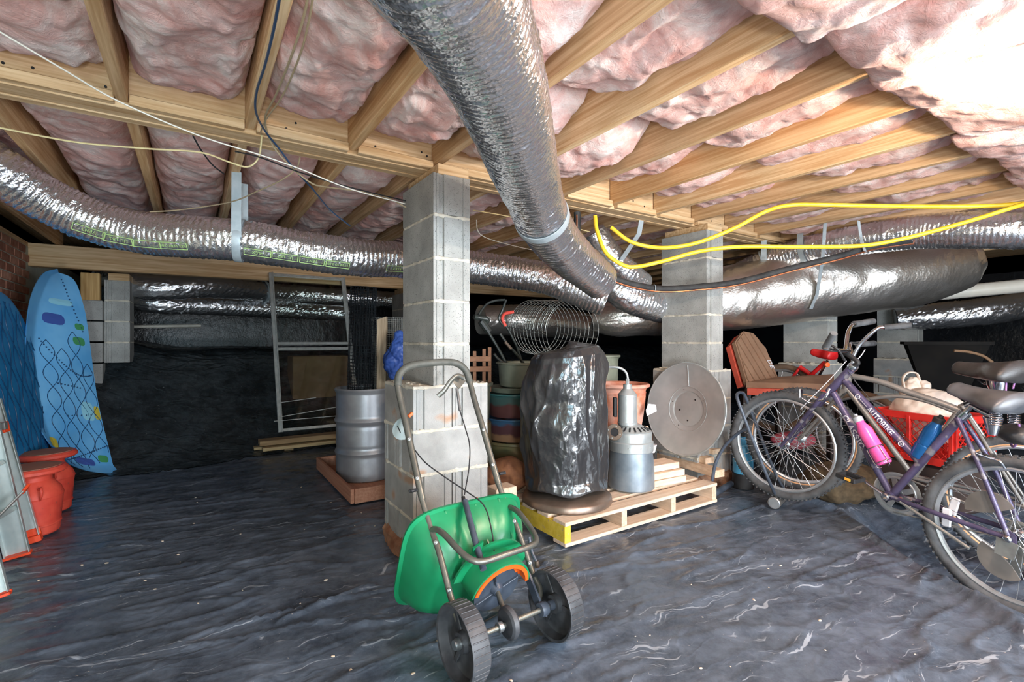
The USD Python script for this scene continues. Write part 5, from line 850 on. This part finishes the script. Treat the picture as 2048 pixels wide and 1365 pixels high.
for a, sg in ((2.95, 1), (3.15, -1)): e = bb * math.cos(a - 3.14 + .05) + bu * math.sin(a - 3.14 + .05); K1.part('spoke_reflector', frame(bevel_box(.035, .012, .085, .005), HR + e * .225 + n1 * .024 * sg, e, n1 * -1, np.cross(e, -n1)), m_decal, label='white spoke reflector')
K1.part('drop_plate', plate([(-.03, -.06), (.03, -.06), (.035, .01), (-.035, .01)], .006, HR + n1 * .068 - bu * .02, bb, bu), m_steel, smooth=False); K1.part('axle_nut', lathe([(0, .05), (.014, .05), (.014, .08), (.008, .086), (0, .086)], 20, HR, n1), m_chrome)
K1.part('derailleur', [plate([(-.02, -.07), (.02, -.07), (.03, .07), (-.03, .07)], .004, HR - n1 * .05 - bu * .11, bb, bu), rod(HR - n1 * .06 - bu * .06, HR - n1 * .04 - bu * .06, .014, 16)], m_steel)
stp = STp + nrm(STp - BBp) * .05; sp0 = Q(1962, 806, 0)
K1.part('seat_post', tube([STp - nrm(STp - BBp) * .05, stp, Q(1985, 835)], .0125, 14), m_chrome); K1.part('seat_clamp', lathe([(0, -.016), (.022, -.016), (.022, .016), (0, .016)], 20, STp, nrm(STp - BBp)), m_chrome)
sd_, d_, s2_, u2_ = saddle(K1, at(1902, 778, 2.24), at(2052, 815, 1.97), EZ + V(0, -.25, 0), .12, .055, m_saddle_l, th=.07)
for s_ in (-1, 1): q = at(2010, 838, 2.02) + s2_ * s_ * .05; K1.part('saddle_spring', [ring(q - V(0, 0, .010 * i - .03), V(1, 0, 0), V(0, 1, 0), .018, .0035, 20, 6) for i in range(6)], m_chrome)
K1.part('saddle_cup', lathe([(0, -.055), (.016, -.055), (.034, .02), (.03, .024), (0, .024)], 28, at(1986, 845, 2.08)), m_chrome)
K1.part('rear_brake', tube(spline([Q(1965, 905, .05), Q(1985, 912, .055), Q(2010, 920, .05), Q(2020, 935, .04)], 6), .006, 8), m_chrome)
for a in ((1700, 742, 1735, 800, 1845, 925), (1712, 760, 1770, 840, 1850, 918)): K1.part('gear_cable', tube(spline([Q(a[0], a[1], .02), Q(a[2], a[3], -.022), Q(a[4], a[5], -.024)], 8), .002, 6), m_black)
# ---------------- second bicycle behind it
HR2, HF2 = V(2.50, 2.36, .236), V(1.865, 3.12, .40); b2 = nrm(HF2 - HR2); h2 = nrm(V(b2[0], b2[1], 0)); n2 = V(-h2[1], h2[0], 0); n2 = n2 if n2[1] < 0 else -n2; u2 = nrm(EZ - b2 * b2[2]); Q2 = lambda a, b, o=0: on_plane(a, b, HR2, n2) + n2 * o
K2 = Thing('bicycle', 'grey bicycle with twin curved top tubes and tan sidewall tires behind the purple one', 'bicycle', V(2.2, 2.8, 0))
bike_wheel(K2, HR2, n2, .33, wall=m_gum, seed=3, nsp=28); bike_wheel(K2, HF2, nrm(n2 + V(.22, -.1, 0)), .33, wall=m_gum, seed=4, nsp=28)
HT2, ST2, BB2 = Q2(1712, 745), Q2(1925, 812), HR2 + b2 * .43 - u2 * .03
K2.part('frame', [tube(spline([Q2(1700, 752), Q2(1760, 764), Q2(1820, 786), Q2(1880, 806), Q2(1922, 822)], 8), .017, 14), tube(spline([Q2(1730, 800), Q2(1790, 793), Q2(1850, 802), Q2(1920, 828)], 8), .011, 12), tube([Q2(1704, 735), Q2(1690, 780)], .019, 14), tube([Q2(1692, 775), BB2], .016, 12), tube([BB2, ST2], .016, 12)] + [tube([BB2 + n2 * s_ * .03, HR2 + n2 * s_ * .06], .009, 10) for s_ in (-1, 1)] + [tube([ST2 + n2 * s_ * .02, HR2 + n2 * s_ * .06], .008, 10) for s_ in (-1, 1)], m_greyf)
c2_ = Q2(1690, 782); K2.part('fork', [tube(spline([c2_ + n2 * s_ * .04, (c2_ + HF2) / 2 + n2 * s_ * .05, HF2 + n2 * s_ * .055], 6), .01, 10) for s_ in (-1, 1)] + [rod(c2_ - n2 * .05, c2_ + n2 * .05, .014, 12)], m_greyf)
s0 = Q2(1706, 715); K2.part('stem', tube(spline([Q2(1704, 738), Q2(1706, 722), s0], 5), .012, 12), m_chrome)
K2.part('handlebar', [tube(spline([s0, at(1720, 690, s0[1] - .02), at(1742, 668, s0[1] - .06), at(1758, 656, s0[1] - .08), at(1772, 655, s0[1] - .09)], 6), .0105, 12), tube(spline([s0, at(1700, 690, s0[1] + .06), at(1712, 688, s0[1] + .12), at(1726, 688, s0[1] + .18)], 6), .0105, 12)], m_chrome)
K2.part('grip', tube([at(1768, 655, s0[1] - .085), at(1822, 651, s0[1] - .14)], .0165, 16), m_tire); K2.part('grip', tube([at(1715, 689, s0[1] + .14), at(1748, 687, s0[1] + .26)], .018, 16), m_tire)
K2.part('brake_cable', tube(spline([at(1730, 700, s0[1]), at(1722, 712, s0[1] - .03), at(1712, 722, s0[1] - .02)], 5), .003, 6), m_decal)
K2.part('seat_post', tube([ST2, at(1985, 782, ST2[1] + .0)], .0125, 12), m_chrome)
saddle(K2, at(1908, 738, 2.62), at(2056, 748, 2.30), EZ + V(0, -.15, 0), .125, .045, m_saddle, th=.085); q = at(1996, 775, 2.45)
K2.part('saddle_cup', lathe([(0, -.06), (.018, -.06), (.042, .01), (.046, .04), (0, .04)], 28, q), m_chrome); K2.part('saddle_rail', tube(spline([at(1956, 760, 2.53), at(1970, 768, 2.5), at(1996, 764, 2.45), at(2040, 760, 2.36)], 6), .006, 8), m_chrome)
for a in ((2013, 750, 2011, 800), (2032, 752, 2026, 778)): K2.part('cable_tie', tube([at(a[0], a[1], 2.35), at(a[2], a[3], 2.32)], .004, 8), MAT('violet_tie', (150, 110, 160), rough=.4) if a[0] == 2013 else '/World/Looks/violet_tie')
t = Thing('saddle_bag', 'grey saddle bag with a violet band behind the purple bicycle seat', 'bag', at(2035, 880, 2.1)); q = icosphere(subdivisions=4, radius=1); q.apply_scale([.07, .10, .045]); q.apply_transform(rotz(-.6)); q = rough(q, .012, 14, 3); q.apply_translation(at(2035, 868, 2.12)); t.part('bag_body', q, m_saddle); t.part('band', ring(at(2030, 870, 2.12), nrm(V(.3, .5, -.2)), nrm(V(.1, 0, 1)), .052, .005, 32, 8), '/World/Looks/violet_tie')
# ---------------- bottles
def bottle(label, p0, p1, r, mb, mc):
    d = nrm(p1 - p0); L_ = np.linalg.norm(p1 - p0); t = Thing('water_bottle', label, 'bottle', p0)
    t.part('body', lathe([(0, 0), (r * .88, 0), (r, .008), (r, L_ * .28), (r * .92, L_ * .31), (r, L_ * .35), (r, L_ * .66), (r * .62, L_ * .80), (r * .60, L_ * .84), (0, L_ * .84)], 40, p0, d), mb)
    c_ = t.part('cap', lathe([(0, L_ * .84), (r * .66, L_ * .84), (r * .68, L_ * .93), (r * .5, L_ * .95), (0, L_ * .95)], 32, p0, d), mc); t.part('spout', lathe([(0, L_ * .94), (r * .3, L_ * .94), (r * .26, L_), (0, L_)], 20, p0, d), mc, parent=c_)
    return d
m_clear = MAT('clear_cap', (150, 156, 164), (180, 184, 190), scale=12, rough=.2); m_pink = MAT('pink_bottle', (224, 78, 150), (236, 100, 166), scale=6, rough=.22); m_bluem = MAT('blue_bottle', (24, 78, 132), (36, 96, 152), scale=6, rough=.18, metal=.3)
pb0, pb1 = Q(1783, 926, .055), Q(1723, 828, .055); dB = bottle('pink water bottle in the cage on the purple bicycle', pb0, pb1, .034, m_pink, m_clear)
K1.part('bottle_cage', [ring(pb0 + dB * h_, *perp(dB), .0375, .0022, 32, 6) for h_ in (.012, .085)] + [tube(spline([pb0 - dB * .012 + e * .02, pb0 + dB * .0 + e * .0378, pb0 + dB * .085 + e * .0378], 5), .0022, 6) for e in [perp(dB)[0] * math.cos(a) + perp(dB)[1] * math.sin(a) for a in (0, 2.1, 4.2)]], m_chrome)
bottle('blue metal water bottle with a dark cap on the seat tube of the purple bicycle', Q(1832, 914, -.01), Q(1881, 832, -.01), .034, m_bluem, m_black)
# ---------------- red bicycle lying behind the chair
K3 = Thing('bicycle', 'small red bicycle with a red saddle behind the brown slatted seat', 'bicycle', at(1640, 800, 3.9)); w1, w2 = at(1556, 795, 4.15), at(1716, 868, 3.72); d3 = nrm(w1 - w2); n3 = nrm(np.cross(d3, EZ)); n3 = n3 if n3[1] < 0 else -n3; m_brtire = MAT('brown_tire', (92, 74, 60), (120, 98, 80), scale=10, rough=.85)
bike_wheel(K3, w2, nrm(n3 + V(0, -.2, .2)), .33, tire=.026, wall=None, nsp=20, knobs=False, tmat=m_brtire); bike_wheel(K3, w1, nrm(V(-.75, -.55, .35)), .30, tire=.026, nsp=16, knobs=False, tmat=m_brtire)
K3.part('frame', [tube([at(1600, 735, 4.05), at(1640, 762, 3.9)], .019, 12), tube([at(1612, 760, 4.0), at(1650, 725, 3.85)], .016, 12), tube([at(1640, 762, 3.9), at(1625, 780, 3.95)], .018, 12), tube([at(1640, 762, 3.9), w2], .010, 10), tube([at(1600, 735, 4.05), w1], .011, 10)], m_redf)
saddle(K3, at(1622, 706, 3.95), at(1672, 712, 3.78), EZ, .07, .03, m_redf, th=.07); K3.part('seat_post', tube([at(1655, 722, 3.83), at(1638, 752, 3.9)], .010, 10), m_chrome); K3.part('crown_reflector', lathe([(0, 0), (.02, 0), (.018, .01), (0, .012)], 20, at(1654, 730, 3.8), V(0, -1, 0)), m_ora)
# ---------------- brown slatted seat with red shell
m_tub0 = MAT('dark_leg', (50, 40, 36), rough=.6); m_brown = MAT('brown_slats', (136, 104, 82), (152, 120, 96), scale=6, rough=.75); m_coral = MAT('coral_shell', (206, 84, 66), (218, 100, 80), scale=6, rough=.5)
bk = [at(1464, 690, 3.98), at(1486, 666, 4.08), at(1506, 668, 4.12), at(1524, 700, 4.14), at(1552, 757, 4.0), at(1494, 768, 3.78)]; bc_ = np.mean(bk, 0); bn_ = nrm(np.cross(bk[4] - bk[5], bk[1] - bk[5])); bn_ = bn_ if bn_[1] < 0 else -bn_
t = Thing('slatted_seat', 'brown slatted plastic lounge seat with a coral red shell behind the front bicycle wheel', 'seat', bc_ - V(0, 0, .45))
bx = nrm(bk[4] - bk[5]); by = nrm(np.cross(bn_, bx)); by = by if by[2] > 0 else -by; P2 = Polygon([((p - bc_) @ bx, (p - bc_) @ by) for p in bk])
t.part('back_panel', plate(P2.buffer(.02).buffer(-.01), .03, bc_, bx, by), m_brown, smooth=False)
t.part('back_shell', plate(P2.buffer(.002), .04, bc_ - bn_ * .04 - V(.02, 0, .012), bx, by), m_coral, smooth=False, label='coral red shell behind the slats')
x0, y0, x1, y1 = P2.bounds
for i in range(6):
    xx = x0 + (x1 - x0) * (i + .5) / 6; s_ = P2.intersection(LineString([(xx - .06, y1 + .1), (xx + .02, y0 - .1)]).buffer((x1 - x0) / 15))
    if not s_.is_empty and s_.geom_type == 'Polygon': t.part('slat', plate(s_, .014, bc_ + bn_ * .018, bx, by), m_brown, smooth=False)
sl = [at(1492, 768, 3.76), at(1552, 757, 4.0), at(1668, 752, 3.75), at(1668, 772, 3.45)]
t.part('seat_panel', hull([p + V(0, 0, o) for p in sl for o in (-.03, .012)]), m_brown, smooth=False); t.part('seat_shell', hull([p + V(0, -.01, o) for p in [sl[0] + V(0, -.01, 0), sl[1], sl[2], sl[3] + V(0, -.02, 0)] for o in (-.085, -.034)]), m_coral, smooth=False, label='coral red underside')
t.part('edge_lettering', text_on('IDE', .05, (bk[3] + bk[4]) / 2 + bn_ * .03 - bx * .03, -nrm(bk[3] - bk[4]), nrm(np.cross(bn_, -nrm(bk[3] - bk[4]))), .002, True), m_decal, smooth=False, label='pale letters along the edge')
for i, p in enumerate((sl[0], sl[3], sl[2], sl[1])): t.part('leg', bar(V(p[0], p[1] + .04 * (i < 2) - .03 * (i > 1), .0), V(p[0], p[1] + .04 * (i < 2) - .03 * (i > 1), p[2] - .06), .05, .03, V(1, 0, 0)), m_tub0, smooth=False)
# ---------------- crate, bags, tub
CA, CB = at(1742, 812, 3.20), at(1884, 852, 2.82); cx = nrm(CB - CA); cx = nrm(V(cx[0], cx[1], 0)); cy = V(-cx[1], cx[0], 0); CZ1 = .585; CH, CL = .29, .46; c00 = V(CA[0], CA[1], CZ1 - CH)
m_crate = MAT('crate_red', (206, 36, 30), (222, 52, 42), scale=8, rough=.45); t = Thing('milk_crate', 'red plastic milk crate with lattice sides behind the bicycle bottles', 'crate', c00)
cd = .36; cn_ = [c00, c00 + cx * CL, c00 + cx * CL + cy * cd, c00 + cy * cd]
for i in range(4):
    a, b = cn_[i], cn_[(i + 1) % 4]; d = nrm(b - a); out = nrm(np.cross(d, EZ)); fl2 = []
    sd = t.part('side_frame', [bar(a + V(0, 0, h_), b + V(0, 0, h_), .026, .042 if h_ else .045, EZ) for h_ in (.0225, CH * .95)] + [bar(a + d * f_ * np.linalg.norm(b - a) + V(0, 0, .02), a + d * f_ * np.linalg.norm(b - a) + V(0, 0, CH * .96), .02, .032, out) for f_ in (.02, .5, .98)], m_crate, smooth=False)
    L_ = np.linalg.norm(b - a)
    for o in np.arange(-.24, L_, .042):
        for sg in (1, -1):
            x0_, x1_ = o, o + .22; za, zb = (.04, .27) if sg > 0 else (.27, .04); lo, hi = max(0, x0_), min(L_, x1_)
            if hi - lo < .03: continue
            zf = lambda xx: za + (zb - za) * (xx - x0_) / .22; fl2.append(bar(a + d * lo + V(0, 0, zf(lo)), a + d * hi + V(0, 0, zf(hi)), .004, .005, out, .0005))
    t.part('lattice', fl2, m_crate, parent=sd, smooth=False, kind='stuff')
t.part('bottom_panel', hull([p + V(0, 0, o) for p in cn_ for o in (0, .012)]), m_crate, smooth=False)
ctr = c00 + cx * CL / 2 + cy * cd / 2
solo('storage_bin', frame(bevel_box(.44, .34, c00[2] - .012, .02), V(ctr[0], ctr[1], (c00[2] - .012) / 2 + .006), cx, cy, EZ), MAT('dark_bin', (56, 44, 40), (74, 60, 54), scale=5, rough=.7), 'dark brown bin under the red milk crate', 'bin')
m_bagw = MAT('white_bag', (222, 204, 188), (236, 222, 208), scale=6, rough=.5, bump=.35, bscale=22)
q = icosphere(subdivisions=5, radius=1); q.apply_scale([.20, .13, .17]); q.apply_transform(rotz(math.atan2(cx[1], cx[0]))); q = rough(q, .03, 6, 4, 4); q.apply_translation(ctr + V(.0, 0, .27)); solo('bag', q, m_bagw, 'stuffed white sack filling the red milk crate', 'bag')
t = Thing('shopping_bag', 'knotted cream plastic shopping bag with loop handles above the crate', 'bag', at(1825, 800, 3.35)); q = icosphere(subdivisions=4, radius=1); q.apply_scale([.085, .06, .10]); q = rough(q, .04, 10, 6, 4); q.apply_translation(at(1828, 785, 3.35)); t.part('bag_body', q, m_bagw)
t.part('handle', tube(spline([at(1808, 778, 3.33), at(1806, 757, 3.33), at(1816, 746, 3.33), at(1832, 747, 3.33), at(1838, 760, 3.33), at(1834, 778, 3.33)], 8), .012, 10, sy=.5), m_bagw); q = icosphere(subdivisions=3, radius=.036); q = rough(q, .02, 20, 8); q.apply_translation(at(1848, 772, 3.32)); t.part('knot', q, m_bagw)
m_gpl = MAT('green_plastic', (34, 92, 62), rough=.4); solo('plastic_sheet', hull([at(1880, 818, 2.95), at(1906, 838, 2.9), at(1896, 850, 2.9), at(1884, 838, 2.95), at(1893, 840, 3.05)]), m_gpl, 'green plastic piece beside the red milk crate', 'plastic')
m_tub = MAT('black_tub', (13, 12, 12), (22, 20, 18), scale=5, rough=.7, spec=.15); k0, k1 = at(1812, 687, 4.05), at(1985, 686, 3.75); kx = nrm(V(*(k1 - k0)[:2], 0)); ky = V(-kx[1], kx[0], 0); Lk = np.linalg.norm((k1 - k0)[:2])
def tubsec(z_, ins): return [k0 * V(1, 1, 0) + kx * a + ky * b + V(0, 0, z_) for a, b in ((ins, ins), (Lk - ins, ins), (Lk - ins, .45 - ins), (ins, .45 - ins))]
o_, i_ = [], []
v = np.array(tubsec(.55, .14) + tubsec(1.0, .01) + tubsec(1.0, -.012) + tubsec(1.025, -.012) + tubsec(1.025, .025) + tubsec(.58, .155)); f = np.vstack([grid_faces(6, 4), [(0, 2, 1), (0, 3, 2), (20, 21, 22), (20, 22, 23)]]); m = trimesh.Trimesh(v, f, process=False); m.fix_normals(); solo('storage_tub', m, m_tub, 'black plastic tub with sloping sides in the dark behind the saddles', 'tub', smooth=False)
kc = np.mean(tubsec(0, .1), 0); solo('storage_bin', frame(bevel_box(Lk - .3, .30, .535, .01), kc + V(0, 0, .272), kx, ky, EZ), m_tub, 'black bin under the sloping black tub', 'bin')
solo('hose', tube(spline(px([(1908, 702, 3.65), (1935, 704, 3.62), (1965, 712, 3.58), (1985, 725, 3.55)]), 8), .010, 10), MAT('tan_hose', (120, 92, 66), rough=.6), 'curved tan hose end in front of the black tub', 'hose')
jc = V(*at(1486, 880, 3.42)[:2], .10); t = Thing('water_jug', 'blue plastic water jug seen through the front bicycle wheel', 'jug', jc); t.part('body', lathe([(0, 0), (.06, 0), (.066, .01), (.066, .17), (.05, .21), (.025, .235), (.025, .26), (0, .26)], 32, jc), MAT('jug_blue', (70, 150, 190), (90, 168, 206), scale=5, rough=.3)); t.part('cap', lathe([(0, .26), (.03, .26), (.03, .285), (0, .285)], 24, jc), m_black); t.part('base', lathe([(0, -.1), (.07, -.1), (.07, -.002), (0, -.002)], 24, jc), m_black)
q = icosphere(subdivisions=4, radius=1); q.apply_scale([.15, .09, .06]); q = rough(q, .03, 6, 2); q.apply_translation(at(1585, 880, 3.55)); solo('float_toy', q, MAT('pink_red', (164, 66, 80), (176, 84, 96), scale=6, rough=.45), 'pinkish red plastic shape behind the front bicycle wheel', 'toy')
q = icosphere(subdivisions=4, radius=1); q.apply_scale([.30, .16, .13]); q = rough(q, .05, 8, 12, 4); q.apply_translation(at(1690, 945, 3.2) * V(1, 1, 0) + V(0, 0, .10)); solo('burlap_sack', q, MAT('burlap', (74, 60, 42), (96, 80, 58), scale=30, rough=.95), 'brown burlap sack on the floor behind the bicycle wheels', 'sack')
# ---------------- bicycle stand
t = Thing('bicycle_stand', 'dark tube bicycle stand with a round foot holding the front wheel', 'bicycle stand', at(1548, 1006, 2.96)); zc = .035; f0 = atz(1548, 1007, zc)
t.part('foot', [tube([f0, f0 + V(.30, .34, 0)], .036, 24)], m_greyf); t.part('foot_end', lathe([(0, .004), (.03, .004), (.034, 0), (0, -.004)], 24, f0, nrm(V(-.30, -.34, 0))), m_rim)
t.part('upright_loop', tube(spline([f0 + V(.03, .03, .03), at(1538, 962, 2.92), at(1515, 905, 2.92), at(1490, 840, 2.92), at(1476, 802, 2.94), at(1474, 790, 2.98), at(1482, 786, 3.04), at(1492, 797, 3.1), at(1520, 870, 3.14), at(1552, 950, 3.16), at(1572, 985, 3.18)], 8), .0095, 12), m_slate)
t.part('brace', tube(spline([at(1424, 962, 3.1), at(1432, 925, 3.08), at(1450, 892, 3.05), at(1475, 868, 3.0), at(1496, 856, 2.95)], 8), .010, 12), m_slate)
t.part('foot_bar', tube([V(*at(1420, 965, 3.12)[:2], .03), V(*at(1462, 940, 3.4)[:2], .03)], .02, 14), m_slate)

# ---------------- bits of debris on the plastic
m_chip = MAT('debris', (196, 176, 150), (226, 214, 198), scale=30, rough=.9); r3 = np.random.default_rng(11); chips = []
for i in range(110):
    xx, yy = r3.uniform(-2.2, 2.2), r3.uniform(1.15, 3.6)
    if abs(xx) > yy * 1.05 or (-.75 < xx < .1 and 1.9 < yy < 2.9) or (xx > .2 and yy > 2.3): continue
    iz = Zg[np.abs(gx - xx).argmin(), np.abs(gy - yy).argmin()]; q = icosphere(subdivisions=1, radius=r3.uniform(.002, .006)); q.apply_scale([1.6, 1, .5]); q.apply_transform(rotz(r3.uniform(0, 3))); q.apply_translation([xx, yy, iz + .001]); chips.append(q)
solo('debris', chips, m_chip, 'tiny pale chips of debris scattered over the black plastic', 'debris', kind='stuff')
